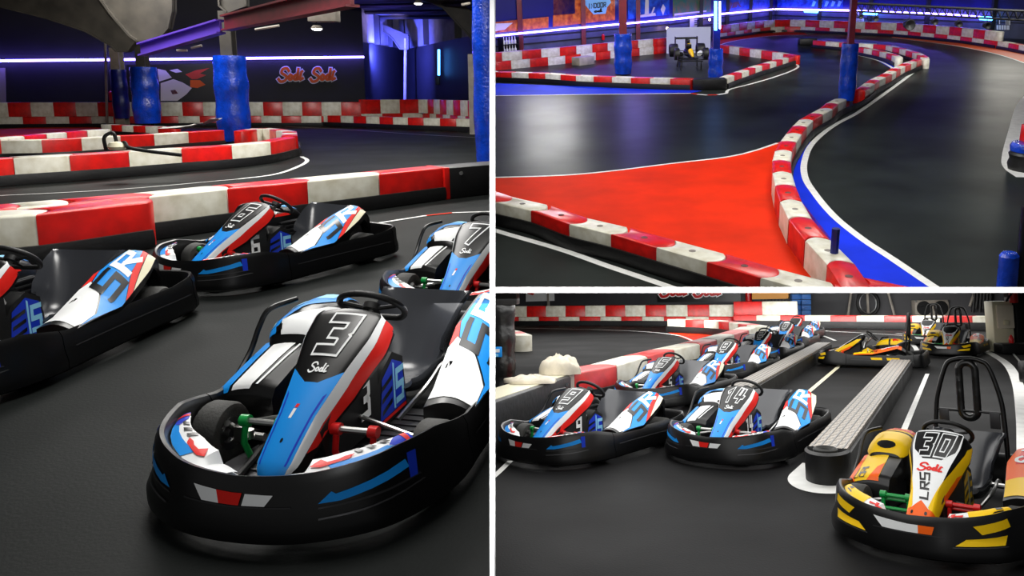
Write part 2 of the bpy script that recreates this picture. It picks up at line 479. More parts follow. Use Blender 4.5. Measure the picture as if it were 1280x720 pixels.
        part('front_panel', m, [WHT, BLU, DBL, RED, STB, YEL])
    # --- nose fairing
    m = MB(); rows = [[nose_surf(-1+2*i/24, j/36) for i in range(25)] for j in range(37)]
    m.loft(rows)
    m.loft([[p*1.0-Vector((0, .012, .016)) for p in r] for r in rows])
    def nd(polys, mi, off=.003): m.decal(nose_surf, polys, mi, off, (0, .6, .7), 26, 30, (-1, 1, 0, 1))
    if B:
        nd([[(-.62, 0), (.62, 0), (.62, .545), (.42, .505), (.18, .465), (-.18, .465), (-.42, .505), (-.62, .545)]], 1)
        nd([[(-.62, .0), (-.30, .0), (-.30, .405), (-.42, .43), (-.62, .47)]], 2, .0035) if False else None
        for s in (1, -1):
            nd([side(s, [(.62, 0), (.82, 0), (.84, .2), (.80, .5), (.72, .93), (.62, .95)])], 3)
            nd([side(s, [(.85, .14), (1, .2), (1, .9), (.72, .95), (.80, .52)])], 4)
            nd([side(s, [(.46, .05), (.52, .05), (.56, .42), (.50, .40)])], 2, .004)
        nd([[(.05, .27), (.15, .27), (.11, .32), (.01, .32)]], 3, .004); nd([[(.0, .325), (.1, .325), (.08, .345), (-.02, .345)]], 4, .004)
        nd([[(.05*math.cos(k*PI/5), .16+.012*math.sin(k*PI/5)) for k in range(10)]], 5, .004)
        lg = place(logo(.16), lambda x, y: (-.36*(x-1)*.62, .52+y*.055))
        nd(lg, 3, .005)
    else:
        nd([[(-.62, 0), (.62, 0), (.62, .97), (-.62, .97)]], 3)
        nd([[(-1, .0), (1, .0), (1, .10), (.4, .13), (0, .19), (-.4, .13), (-1, .10)]], 6, .0045)
        for s in (1, -1):
            nd([side(s, [(.62, .10), (1, .10), (1, .9), (.80, .8), (.72, .55), (.55, .3), (.40, .14)])], 7, .004)
            nd([side(s, [(.86, .30), (1, .32), (1, .62), (.9, .55)])], 6, .005)
            nd([[(s*.36+.07*math.cos(k*PI/5), .085+.016*math.sin(k*PI/5)) for k in range(10)]], 5, .006)
        nd([[(.30, .60), (.56, .70), (.60, .91), (-.60, .91), (-.56, .70), (-.30, .60)]], 5, .004)
        nd(place(logo(.2), lambda x, y: (-.42*(x-1), .475+y*.075)), 4, .006)
        tp, w = text('LR5', .2); nd(place(tp, lambda x, y: (.05-(y-.5)*.30+.0*x, .21+x*.105)), 5, .006) if False else nd(place(tp, lambda x, y: (-.28+y*.36+(.09*x), .21+x*.098)), 5, .006)
    ns = part('nose_fairing', m, [BLK, BLU, DBL, WHT, RED, STB, ORG, YEL])
    m = MB()
    for s in (1, -1):
        m.prism([(.10*s, .62, .10), (.095*s, .66, .28), (.13*s, .36, .47), (.13*s, .22, .50), (.13*s, .20, .12)], (.008*s, 0, 0))
    part('nose_side_panel', m, [BLKM])
    # --- steering
    m = MB()
    Q = Matrix.Rotation(math.radians(42), 3, 'X'); c = Vector((0, -.03, .615))
    loop = [(math.cos(a)*.165, max(-.11, math.sin(a)*.145), 0) for a in [2*PI*k/32 for k in range(32)]]
    m.tube([c+Q @ Vector((p[0], p[1], 0)) for p in loop], .016, 10, True)
    for a, b in (((0, 0), (.14, .03)), ((0, 0), (-.14, .03)), ((0, 0), (0, -.09))):
        m.tube([c+Q @ Vector((a[0], a[1], -.012)), c+Q @ Vector((b[0], b[1], 0))], .011, 6)
    m.lathe([(.001, -.02), (.045, -.02), (.045, .012), (.001, .012)], 'z', (0, 0, 0), 14)
    k = len(m.v)-14*4
    for i in range(k, len(m.v)): m.v[i] = tuple(c+Q @ Vector(m.v[i]))
    part('steering_wheel', m, [BLKM])
    part('steering_column', MB().tube([c, (0, .33, .18)], .014, 8).tube([(-.12, .16, .30), (0, .13, .50), (.12, .16, .30)], .013, 8).box((0, .10, .55), (.07, .05, .06)), [STEEL])
    # --- pedals
    for s, mt, nm in ((-1, PRED, 'brake_pedal'), (1, GRN, 'throttle_pedal')):
        m = MB()
        for dx in (.13, .30):
            m.tube([(dx*s, .56, .08), (dx*s, .60, .17), (dx*s, .58, .26)], .014, 8)
            m.lathe([(.001, -.02), (.026, -.02), (.026, .02), (.001, .02)], 'x', (dx*s, .58, .262), 12)
        if not B: m.tube([(.13*s, .60, .18), (.30*s, .60, .18)], .012, 8).tube([(.13*s, .57, .235), (.30*s, .57, .235)], .012, 8)
        m.tube([(.13*s, .58, .262), (.30*s, .58, .262)], .014, 8, mi=1 if B else 0)
        part(nm, m, [mt, STEEL])
    # --- tank between the driver's legs, with its side sticker
    m = MB(); S = [(.30, .08), (.30, .16), (.17, .36), (.05, .42), (-.06, .36), (-.10, .08)]
    m.loft([[(x, y, z) for y, z in S] for x in (-.135, .135)], cu=True, sm=False, caps=True)
    for s in (1, -1):
        X = .1375*s
        m.flat([(X, .20, .12), (X, .17, .32), (X, .06, .385), (X, -.045, .335), (X, -.08, .12)], 1 if B else 3)
        X = .139*s
        for k in range(3): m.flat([(X, .18-.0*k, .14+.06*k), (X, .07, .17+.06*k), (X, .07, .195+.06*k), (X, .175, .165+.06*k)], 2 if B else 5)
        st, w = text('S', .22)
        for q in st: m.flat([(X, .02-.11*p[0]*1.0, .16+.15*p[1]) for p in q], 4 if B else 5)
        m.flat([(X, .055, .13), (X, .038, .13), (X, .045, .36), (X, .06, .37)], 4)
        m.flat([(X, .19, .10), (X, -.08, .10), (X, -.08, .118), (X, .19, .118)], 6)
    part('fuel_tank', m, [BLKM, DBL, STB, YEL, CHQ, STB, RED])
    # --- seat
    part('seat', seat_mesh(), [SEATM], sharp=60)
    # --- left pod
    S = lpod(1.0 if B else .55); m = MB(); m.loft(grid(S, 8, 22))
    m.loft([[S(1, j/22), S(1, j/22)*1.0+Vector((.02, 0, -.07))] for j in range(23)]); m.loft([[S(0, j/22), S(0, j/22)+Vector((0, 0, -.09))] for j in range(23)])
    m.loft([[S(i/8, 0), S(i/8, 0)+Vector((0, 0, -.16))] for i in range(9)]); m.loft([[S(i/8, 1), S(i/8, 1)+Vector((0, 0, -.16))] for i in range(9)])
    def pd(polys, mi, off=.003): m.decal(S, polys, mi, off, (-.2, 0, 1), 8, 20, (0, 1, 0, 1))
    if B:
        pd([[(.02, .06), (.98, .03), (.9, .20), (.50, .40), (.10, .50), (.0, .42), (.15, .3)]], 1)
        pd([[(.0, .44), (.12, .50), (.05, .62), (.0, .58)]], 3)
        pd([[(.98, .06), (1, .44), (.72, .66), (.60, .86), (.40, .94), (.16, .93), (.06, .80), (.06, .62), (.14, .50), (.52, .41), (.90, .22)]], 2)
        pd([[(1, .45), (1, .53), (.80, .74), (.74, .90), (.62, .92), (.60, .86), (.72, .67)]], 3, .0035)
        pd([[(1, .54), (1, .86), (.78, .93), (.76, .88), (.82, .74)]], 6, .0035)
        st, w = text('S', .2); pd(place(st, lambda x, y: (.78-y*.55, .40+x*.26+(1-y)*.0+.06*y)), 5, .006)
        st, w = text('R', .2); pd(place(st, lambda x, y: (.70-y*.50, .635+x*.24+.05*y)), 1, .006)
        pd([[(.1, .80), (.4, .84), (.38, .93), (.16, .93)]], 4, .0045)
    else:
        pd([[(.02, .05), (.98, .03), (1, .5), (.02, .55)]], 7); pd([[(.02, .30), (.9, .45), (1, .5), (1, .93), (.02, .93), (.0, .5)]], 8, .0035)
        pd([[(.85, .05), (1, .05), (1, .7), (.88, .6)]], 8, .004); pd([[(.2, .55), (.75, .62), (.7, .9), (.2, .9)]], 3, .0042)
        st, w = text('LR5', .2); pd(place(st, lambda x, y: (.80-y*.22, .30+x*.075)), 5, .007)
        pd(place(logo(.2), lambda x, y: (.62-y*.42, .56+x*.15)), 1, .007)
    part('side_pod', m, [BLK, WHT, BLU, RED, CHQ, STB, CRM, YEL, ORG])
    # --- right front pod
    R_ = [(.33, .25), (.30, .295), (.10, .355), (-.07, .40), (-.10, .36)]
    def fs(u, v):
        y = lerp([(i/4, R_[i][0]) for i in range(5)], v); z = lerp([(i/4, R_[i][1]) for i in range(5)], v)
        return Vector((.34+.30*u, y, z+.02*math.sin(PI*u)-.035*u*u))
    m = MB(); rows = []
    for j in range(17):
        top = [fs(i/8, j/16) for i in range(9)]
        rows.append(top+[Vector((.645, top[0].y, .10)), Vector((.34, top[0].y, .10))])
    m.loft(rows, cu=True, caps=True)
    def fd(polys, mi, off=.003): m.decal(fs, polys, mi, off, (0, 0, 1), 8, 16, (0, 1, 0, 1))
    if B:
        fd([[(.42, .14), (.74, .14), (.70, .96), (.25, .92)]], 1); fd([[(.80, .12), (1, .12), (.96, .9), (.76, .96)]], 2)
        fd([[(.30, .25), (.34, .25), (.19, .85), (.15, .85)]], 1)
    else:
        fd([[(.25, .10), (1, .10), (1, .97), (.4, .97), (.3, .6)]], 3); fd([[(.25, .10), (.55, .10), (.42, .42), (.3, .5)], [(.84, .1), (1, .1), (1, .97), (.92, .97)]], 4, .004)
        st, w = text('LR5', .2); fd(place(st, lambda x, y: (.86-x*.10, .22+y*.18)), 5, .006)
    part('front_pod', m, [BLK, WHT, BLU, YEL, ORG, STB], sharp=50)
    # --- engine cover above it
    def es(u, v):
        y = -.02-.62*v
        zt = lerp([(0, .40), (.06, .455), (.16, .50), (.4, .535), (.75, .53), (.92, .48), (1, .40)], v)
        w = lerp([(0, .11), (.1, .15), (.5, .165), (1, .13)], v)
        a = PI*u
        return Vector((.47-w*math.copysign(abs(math.cos(a))**.75, math.cos(a)), y, .36+(zt-.36)*math.sin(a)**.62 if 0 < u < 1 else .36))
    m = MB(); rows = [[es(.0+i/14, j/20) for i in range(15)] for j in range(21)]
    rows = [r+[Vector((r[-1].x, r[-1].y, .22)), Vector((r[0].x, r[0].y, .22))] for r in rows]
    m.loft(rows, cu=True, caps=True)
    def ed(polys, mi, off=.004): m.decal(es, polys, mi, off, (0, .3, 1), 14, 18, (0, 1, 0, 1))
    if B:
        ed([[(.12, .06), (.60, .04), (.66, .16), (.42, .34), (.14, .62)]], 1); ed([[(.08, .12), (.13, .06), (.15, .62), (.08, .70)]], 3)
        ed([[(.70, .05), (.90, .05), (.92, .9), (.30, .92), (.30, .66), (.56, .36)]], 2)
        ed([[(.74, .12), (.86, .10), (.88, .25), (.74, .3)], [(.60, .40), (.76, .34), (.76, .48), (.58, .54)], [(.80, .34), (.90, .30), (.90, .5), (.78, .5)], [(.44, .62), (.58, .58), (.56, .74), (.42, .76)]], 4, .006)
        ed([[(.60, .07), (.68, .05), (.70, .10), (.62, .12)]], 5, .006); ed([[(.20, .08), (.28, .06), (.30, .10), (.22, .12)]], 5, .006)
    else:
        ed([[(.06, .02), (.94, .02), (.94, .44), (.06, .44)]], 6); ed([[(.06, .50), (.94, .50), (.94, .95), (.06, .95)]], 6)
        ed([[(.50+.12*math.cos(k*PI/6), .10+.05*math.sin(k*PI/6)) for k in range(12)]], 5, .006)
        ed(place(logo(.2), lambda x, y: (.75-x*.25, .56+y*.22)), 3, .006)
    part('engine_cover', m, [BLK, WHT, BLU, RED, CHQ, STB, YEL], sharp=50)
    part('pod_hoop', MB().tube(crv([(.655, .16, .26), (.66, .02, .36), (.655, -.06, .47), (.63, -.12, .545), (.56, -.26, .565)], 5), .014, 8), [BLK])
    m = MB().box((.36, -.42, .25), (.14, .22, .26))
    for k in range(6): m.box((.36, -.42, .17+k*.04), (.18, .26, .012))
    m.lathe([(.001, -.03), (.05, -.03), (.05, .03), (.001, .03)], 'x', (.30, -.30, .30), 14)
    part('engine', m, [GREYM])
    m = MB().tube(crv([(-.18, .10, .10), (-.27, -.05, .22), (-.27, -.25, .26), (-.24, -.5, .2)], 5), .012, 8)
    part('seat_stay', m, [STEEL])
    part('cable', MB().tube(crv([(.16, .10, .10), (.25, -.02, .22), (.27, -.2, .25)], 5), .01, 8), [STEEL])
    if not B:
        # tall head-rest frame with its padded loop
        P = crv([(-.27, -.70, .30), (-.255, -.735, .62), (-.235, -.75, .80), (-.165, -.765, 1.03), (-.10, -.77, 1.085), (0, -.772, 1.10), (.10, -.77, 1.085), (.165, -.765, 1.03), (.235, -.75, .80), (.255, -.735, .62), (.27, -.70, .30)], 5)
        hr = part('headrest_frame', MB().tube(P, .019, 10).tube([(-.245, -.742, .68), (.245, -.742, .68)], .012, 8).tube([(0, -.772, 1.10), (0, -.765, 1.04)], .014, 8), [BLK])
        L = [(.062*math.cos(a), -.755, .845+(.16 if math.sin(a) > 0 else -.16)+.062*math.sin(a)) for a in [2*PI*(k+.5)/28 for k in range(28)]]
        part('pad', MB().tube(L, .03, 12, True), [PADK], hr)
        for s in (1, -1): part('bracket_plate', MB().box((.19*s, -.735, .62), (.075, .014, .13)), [GREYM], hr, bev=.004)
    return root, ns

def side_number(digits, root, B=True):
    """the race number: outlined on the nose, small and white on the inner side panel"""
    ns = [c for c in root.children if c.name.startswith('nose_fairing')][0]
    m = MB(); tw, w = text(digits, .37, .52); tb, _ = text(digits, .23, .52)
    k = .88 if len(digits) == 1 else .56
    f = lambda x, y: (-(x-w/2)*k*.72-.07*(y-.5)-.02, .655+y*.205)
    m.decal(nose_surf, place(tw, f), 0, .0045, (0, .6, .7), 26, 30, (-1, 1, 0, 1)); m.decal(nose_surf, place(tb, f), 1, .006, (0, .6, .7), 26, 30, (-1, 1, 0, 1))
    m.build('race_number', [WHT, STB], ns)
    if B:
        m = MB(); ts, w = text(digits, .24, .3)
        for q in ts: m.flat([(-.1395, .37-.12*p[0]*.9, .22+.15*p[1]) for p in q])
        sp = [c for c in root.children if c.name.startswith('nose_side_panel')][0]
        m.build('side_number', [WHT], sp)
# ------------------------------------------------------------------ things of the halls
ASPH = mat('asphalt', (24, 27, 26), .6, var=.3, vscale=.7, bump=.08, bscale=60, rvar=.08, spec=.10)
ASPH2 = mat('asphalt_track', (44, 49, 47), .38, var=.4, vscale=.35, bump=.03, bscale=25, rvar=.06, spec=.08)
ASPH3 = mat('asphalt_pit', (22, 22, 23), .6, var=.3, vscale=.8, bump=.08, bscale=60, rvar=.08, spec=.08)
LINE = mat('line_paint', (240, 240, 236), .45, var=.08, vscale=5)
REDF = mat('red_floor_paint', (226, 46, 6), .65, var=.15, vscale=.6, spec=.08)
BLUF = mat('blue_floor_paint', (18, 52, 226), .65, var=.12, vscale=.8, spec=.08)
WALLK = mat('black_wall', (24, 24, 26), .6, var=.25, vscale=1.2)
WALLG = mat('charcoal_wall', (58, 58, 62), .6, var=.2, vscale=.5)
CLAD = mat('cladding', (120, 118, 116), .5, var=.2, vscale=1.5)
STLD = mat('dull_steel_paint', (66, 62, 55), .55, var=.3, vscale=1.5)
STL = mat('pale_steel_paint', (168, 160, 148), .45, var=.2, vscale=2)
MAROON = mat('maroon_steel', (120, 34, 44), .4, var=.2, vscale=2)
PURP = mat('purple_steel', (100, 70, 190), .4)
EDGE = mat('white_edge', (252, 252, 252), .6)
BOARD = mat('partition_board', (40, 40, 42), .8)
ROOFM = mat('roof_sheet', (90, 88, 92), .6)
BRWN = mat('ladder_grey', (170, 170, 170), .4, metal=.6)
NEON = glow('neon_violet', (.17, .12, 1.0), 26)
NEONB = glow('neon_cyan', (.06, .32, 1.0), 12)
NEONW = glow('neon_white', (.55, .6, 1.0), 9)
LAMP = glow('lamp_white', (1, .97, .9), 18)
LAMPO = glow('lamp_amber', (1, .6, .25), 14)

def num(n):
    a = 'first second third fourth fifth sixth seventh eighth ninth tenth eleventh twelfth thirteenth fourteenth fifteenth sixteenth seventeenth eighteenth nineteenth twentieth'.split()
    t = {2: 'twenty', 3: 'thirty', 4: 'forty'}
    if n <= 20: return a[n-1]
    d, r = divmod(n, 10)
    return t[d]+'-'+a[r-1] if r else t[d][:-1]+'ieth'
def gp(R, x, v):
    y = R.fl(x, 9999).y
    lo, hi = -400.0, 5000.0
    for _ in range(60):                      # floor point under image column x at distance v
        m = (lo+hi)/2; d = R.ray(x, m)
        if d.z >= -1e-6 or R.fl(x, m).y > v: lo = m
        else: hi = m
    return R.fl(x, hi)

BLOCKS = {}
def block_mesh(h, W, L):
    k = (h, W)
    if k not in BLOCKS:
        m = MB(); b = .15; n = 10; out = []
        for i in range(n+1):
            y = -W/2+W*i/n; out.append((.49+b*(1-(2*y/W)**2), y))
        for i in range(n+1):
            y = W/2-W*i/n; out.append((-.49+b*(1-(2*y/W)**2), y))
        e = .022
        def ringz(s, z): return [Vector((x*(1 if s == 0 else 1)-(s*.02 if x > 0 else -s*.02), y*(1-2*s*.022/W), z)) for x, y in out]
        m.loft([ringz(0, 0), ringz(0, h-e), ringz(.3, h-e*.35), ringz(1, h)], cu=True, caps=True)
        BLOCKS[k] = [m.mesh('block', [c], sharp=50) for c in (BRED, BWHT)]
    return BLOCKS[k]
PLUGS = [MB().lathe([(.001, .008), (.05, .008), (.062, .003), (.062, -.02), (.001, -.02)], 'z', seg=18).mesh('plug', [c]) for c in (PLUG, PLUGG)]
def split(pts, L, exact):
    P = [Vector((p[0], p[1], 0)) for p in pts]
    if exact: return P
    d = [0.0]
    for a, b in zip(P, P[1:]): d.append(d[-1]+(b-a).length)
    n = max(1, round(d[-1]/L)); out = []
    for i in range(n+1):
        t = d[-1]*i/n
        for j in range(len(P)-1):
            if t <= d[j+1]+1e-9:
                out.append(P[j].lerp(P[j+1], (t-d[j])/max(1e-9, d[j+1]-d[j]))); break
    return out
def barrier(R, where, pts, L=.95, first=0, z=0.0, h=.5, W=.42, sd=1, exact=False, belt=.2, plug=False, row='', end='left', skip=None):
    """blocks along a face line; each block is a thing; the rubber skirt is another"""
    P = split(pts, L, exact); cnt = [0, 0]; N = len(P)-1
    for i in range(N):
        a, b = P[i], P[i+1]
        if skip is not None and ((a+b)/2-Vector((skip.x, skip.y, 0))).length < 1.15: continue
        d = b-a; ln = d.length; d.normalize(); n = Vector((-d.y, d.x, 0))*sd
        c = (first+i) % 2; cnt[c] += 1; col = ('red', 'white')[c]
        o = link('barrier_block', block_mesh(h, W, 1)[c], None, R, (a+b)/2+n*W/2+Vector((0, 0, z)), math.atan2(d.y, d.x), ln)
        tag(o, f'{num(cnt[c])} {col} block from {end}, {row}{where}', 'barrier', f'{col} blocks, {row}{where}')
        if plug:
            p = link('plug', PLUGS[c], o, loc=(.07/ln, 0, h)); p.matrix_local = Matrix.Translation((.05, 0, h)) @ Matrix.Diagonal((1/ln, 1, 1, 1))
    if belt:
        rows = []
        Q = crv(P, 4) if len(P) > 2 else P
        for i, p in enumerate(Q):
            t = (Q[min(i+1, len(Q)-1)]-Q[max(i-1, 0)]).normalized(); n = Vector((-t.y, t.x, 0))*sd
            rows.append([p-n*.015+Vector((0, 0, z+.01)), p-n*.075+Vector((0, 0, z+.01)), p-n*.085+Vector((0, 0, z+belt*.5)), p-n*.06+Vector((0, 0, z+belt)), p-n*.015+Vector((0, 0, z+belt))])
        o = MB().loft(rows, cu=True, caps=True).build('rubber_skirt', BELT, None, R, sharp=30)
        tag(o, f'black rubber skirt along the foot of {where}', 'rubber skirt', 'black rubber skirts of the barriers')
def poly(R, name, px, m, z=.004, label=None):
    P = [R.fl(*p) for p in px]
    o = MB().flat([p+Vector((0, 0, z)) for p in P]).build(name, m, None, R)
    bm = bmesh.new(); bm.from_mesh(o.data); bmesh.ops.triangulate(bm, faces=bm.faces[:]); bm.to_mesh(o.data); bm.free()
    return struct(o, label)
def line(R, px, w, m=LINE, z=.008, label='white painted track line', seg=6, pts=None):
    Q = crv(pts or [R.fl(*p) for p in px], seg); rows = []
    for i, p in enumerate(Q):
        t = (Q[min(i+1, len(Q)-1)]-Q[max(i-1, 0)]).normalized(); n = Vector((-t.y, t.x, 0))*w/2
        rows.append([p+n+Vector((0, 0, z)), p-n+Vector((0, 0, z))])
    return struct(MB().loft(rows, sm=False).build('floor_line', m, None, R), label)
def wall(R, name, A, B, z0, z1, m, th=.2, label=None, sd=1):
    d = (B-A); d.z = 0; n = Vector((-d.y, d.x, 0)).normalized()*th*sd
    return struct(MB().prism([Vector((A.x, A.y, z0)), Vector((B.x, B.y, z0)), Vector((B.x, B.y, z1)), Vector((A.x, A.y, z1))], n).build(name, m, None, R), label)
def floor(R, name, u0, u1, v0, v1, m):
    return struct(MB().prism([(u0, v0, 0), (u1, v0, 0), (u1, v1, 0), (u0, v1, 0)], (0, 0, -.02)).build(name, m, None, R))
def onwall(R, A, B, px, th, off=.0):
    """outline on an upright wall from image corners, th thick towards the viewer"""
    P = [R.wall(A, B, x, y, off) for x, y in px]
    d = (B-A); n = Vector((d.y, -d.x, 0)).normalized()
    return P, n*th
def sheet(R, name, A, B, px, m, th=.03, parent=None):
    P, n = onwall(R, A, B, px, th)
    return MB().prism(P, n).build(name, m, parent, None if parent else R)
def marks(R, A, B, org, ex, ey, polys, m, name, parent, off):
    """flat lettering on a wall: org = lower-left corner in the image, ex / ey = ends of its base and of its left side"""
    P = [R.wall(A, B, *p) for p in (org, ex, ey)]
    d = (B-A); n = Vector((d.y, -d.x, 0)).normalized()*off
    mb = MB()
    for q in polys: mb.flat([P[0]+(P[1]-P[0])*x+(P[2]-P[0])*y+n for x, y in q])
    return mb.build(name, m, parent)
def lamp(R, name, loc, aim, size, power, rgb=(1, 1, 1), sy=None, spread=180):
    l = bpy.data.lights.new(name, 'AREA'); l.energy = power; l.color = rgb; l.size = size; l.spread = math.radians(spread)
    if sy: l.shape = 'RECTANGLE'; l.size_y = sy
    o = bpy.data.objects.new(name, l); COL.objects.link(o)
    q = (Vector(aim)-Vector(loc)).to_track_quat('-Z', 'Y').to_matrix().to_4x4()
    o.matrix_world = (R.M if R else Matrix()) @ Matrix.Translation(Vector(loc)) @ q
    return o
def pad_pillar(R, x, yg, wpx, ytop, ybot, mt, label, colw, coltop, colm, v=None, cat='pillar', name='padded_pillar', square=False):
    P = gp(R, x, v) if v else R.fl(x, yg)
    r = wpx/2*P.y/F; z1 = R.at(x, ytop, P.y).z; z0 = max(.02, R.at(x, ybot, P.y).z); zt = R.at(x, coltop, P.y).z
    root = tag(empty(name, R, P), label, cat)
    m = MB(); n = 26
    prof = []
    for k in range(n+1):
        f = k/n; rr = r*(1-.04*math.sin(f*17)-.10*(abs(f-.5)*2)**8)
        prof.append((rr, z0+(z1-z0)*f))
    prof = [(.001, z0)]+prof+[(.001, z1)]
    m.lathe(prof, 'z', seg=20)
    for i, p in enumerate(m.v):
        q = Vector(p); k = 1+.025*noise.noise(Vector((q.x*9/r*.3, q.y*9/r*.3, q.z*4)))
        m.v[i] = (q.x*k, q.y*k, q.z)
    m.build('padding', mt, root, sharp=60)
    c = colw/2*P.y/F
    m = MB().box((0, 0, (zt)/2), (c*.5, c*2, zt)) if not square else MB().box((0, 0, zt/2), (c*2, c*2, zt))
    if not square: m.box((0, c*.9, zt/2), (c*2, c*.25, zt)).box((0, -c*.9, zt/2), (c*2, c*.25, zt))
    m.build('column', colm, root)
    return root, P
def plate(R, name, px, v, th, m, label, cat='roof frame', kind=None):
    P = [R.at(x, y, v) for x, y in px]
    o = MB().prism(P, (0, th, 0)).build(name, m, None, R)
    return o
# ================================================================== HALL ONE (left): parked karts, black far wall with a neon line
floor(R1, 'floor_paddock', -40, 8, .9, 75, ASPH)
A = R1.fl(-70, 158); B = gp(R1, 458, 46)
wall(R1, 'wall_back', A, B, 0, 10, WALLK)
Bc = gp(R1, 508, 54); Cc = gp(R1, 640, 36)
zt1 = R1.at(508, 62, 54).z
wall(R1, 'wall_recess', B, Bc, 0, zt1, WALLK); wall(R1, 'wall_side', Bc, Cc, 0, zt1, WALLK)
for nm, a, b in (('wall_cladding_rear', B, Bc), ('wall_cladding_side', Bc, Cc)):
    d = (b-a); L = d.length; d.normalize(); n = Vector((d.y, -d.x, 0)); m = MB(); rows = []
    for k in range(int(L/.15)+1):
        p = a+d*k*.15-n*(.12 if k % 2 else .05)
        rows.append([Vector((p.x, p.y, zt1)), Vector((p.x, p.y, zt1+4))])
    struct(m.loft(rows, sm=False).build(nm, CLAD, None, R1))
    m = MB()
    for f in (.3, .62, .93): q = a+d*L*f; m.box((q.x+n.x*.06, q.y+n.y*.06, zt1+1.5), (.35, .2, 3))
    struct(m.build('trim_cladding_post', WALLK, None, R1))
struct(MB().prism([Vector((-4.4, 1.5, 0)), Vector((A.x-3, A.y, 0)), Vector((A.x-3, A.y, 10)), Vector((-4.4, 1.5, 10))], (-.2, 0, 0)).build('wall_left', WALLK, None, R1))
struct(MB().prism([(-40, 1.5, 9), (12, 1.5, 9), (12, 75, 9), (-40, 75, 9)], (0, 0, .2)).build('ceiling_paddock', WALLK, None, R1))
# roof bay at the right with its purlins
rq = [R1.at(430, 22, 53), R1.at(640, 20, 40), R1.at(640, -60, 24), R1.at(390, -40, 34)]
struct(MB().prism(rq, (0, 0, .15)).build('ceiling_bay', ROOFM, None, R1))
for f in (.05, .2, .36, .54):
    a = rq[0].lerp(rq[3], f); b = rq[1].lerp(rq[2], f)
    o = MB().tube([a-Vector((0, 0, .12)), b-Vector((0, 0, .12))], .11, 4).build('roof_purlin', GREYM, None, R1); tag(o, 'dark purlin under the roof bay at the right of the left-hand hall', 'purlin', 'roof purlins')
# neon line and the other lights on the wall
def neon(R, A, B, px, r, m, name, label, off=.45):
    P = [R.wall(A, B, x, y, off) for x, y in px]
    return tag(MB().tube(P, r, 8).build(name, m, None, R), label, 'neon light')
neon(R1, A, B, [(-30, 76.3), (200, 74), (455, 71.3)], .06, NEON, 'neon_strip', 'long violet neon strip across the black far wall of the left hall')
neon(R1, Bc, Cc, [(548.5, 62), (548.5, 94)], .07, NEONB, 'neon_tube', 'short upright blue neon tube on the dark panel at the right of the left hall', .3)
o = tag(MB().box(R1.wall(Bc, Cc, 547, 101, .1), (.25, .2, .5)).build('switch_box', WALLK, None, R1, bev=.02), 'small black box under the upright blue neon tube', 'switch box')
# logo lettering on the wall, twice
for x0, w in ((348, 'left'), (388, 'right')):
    o = marks(R1, A, B, (x0, 102), (x0+15.0, 101.5), (x0+1.0, 86), place(logo(.36), lambda x, y: (x, y)), WHT, 'wall_logo', None, .10); o.matrix_world = R1.M; ROOMOF[o.name] = R1
    tag(o, f'{w} of the two red script logos with pale edge on the black wall', 'wall logo', 'script logos on the black wall')
    marks(R1, A, B, (x0, 102), (x0+15.0, 101.5), (x0+1.0, 86), place(logo(.22), lambda x, y: (x, y)), ORG, 'logo_face', o, .14)
# banner with a white fairing and flames
e = tag(empty('wall_banner', R1), 'dark banner on far wall with white bodywork shape and orange flames', 'banner')
sheet(R1, 'sheet', A, B, [(158, 135), (270, 133), (270, 79), (158, 81)], STB, .04, e)
def blob(px, m, nm, o): marks(R1, A, B, (0, 0), (1, 0), (0, 1), [px], m, nm, e, o)
for px, m, nm in (([(197, 86), (207, 88), (215, 97), (199, 102)], CRM, 'white_patch'), ([(201, 104), (217, 99), (228, 103), (240, 110), (233, 118), (222, 126), (201, 126)], CRM, 'white_patch'),
                  ([(232, 93), (245, 88), (262, 85), (250, 92), (258, 94), (246, 99), (240, 99)], PRED, 'flame'), ([(238, 100), (250, 100), (257, 106), (247, 110), (238, 109)], ORG, 'flame'), ([(212, 88), (222, 86), (228, 90), (220, 91)], CRM, 'white_patch'),
                  ([(164, 104), (172, 100), (173, 128), (165, 130)], PRED, 'flame'), ([(213, 113), (219, 112), (223, 117), (216, 118)], MAROON, 'mark')):
    P = [R1.wall(A, B, x, y) for x, y in px]; d = (B-A); n = Vector((d.y, -d.x, 0)).normalized()
    MB().prism([p+n*.05 for p in P], n*.02).build(nm, m, e)
tag(sheet(R1, 'wall_curtain', A, B, [(-14, 134), (8, 134), (7, 85), (-14, 85)], mat('curtain_grey', (150, 140, 130), .7, bump=.5, bscale=3), .1), 'pale grey curtain at the far left end of the black wall', 'curtain')
tag(sheet(R1, 'wall_sign', A, B, [(139, 97), (143, 97), (143, 93), (139, 93)], WHT, .05), 'tiny square white sign above the extinguisher on the far wall', 'sign')
P = R1.wall(A, B, 141, 126, .2); e = tag(empty('fire_extinguisher', R1, P), 'small red extinguisher hanging on the far wall beside the first blue pillar', 'extinguisher')
MB().lathe([(.001, -.0), (.16, 0), (.17, .05), (.17, .45), (.08, .55), (.001, .55)], 'z', seg=14).build('cylinder', PRED, e); MB().tube([(0, 0, .55), (0, 0, .66), (.08, -.05, .62)], .035, 6).build('valve', BLKM, e)
P = gp(R1, 134, A.y-1.2); tag(MB().tube([(P.x, P.y, 0), R1.at(131.5, 45, P.y)], .06, 8).build('pole', STL, None, R1), 'thin pale pole standing in front of the far wall left of the blue pillars', 'pole')
P = gp(R1, 506, 50); tag(MB().tube([(P.x, P.y, 0), R1.at(507, 48, P.y)], .10, 8).build('post', STL, None, R1), 'slim grey post at the corner between the neon strip and the dark panel', 'post')
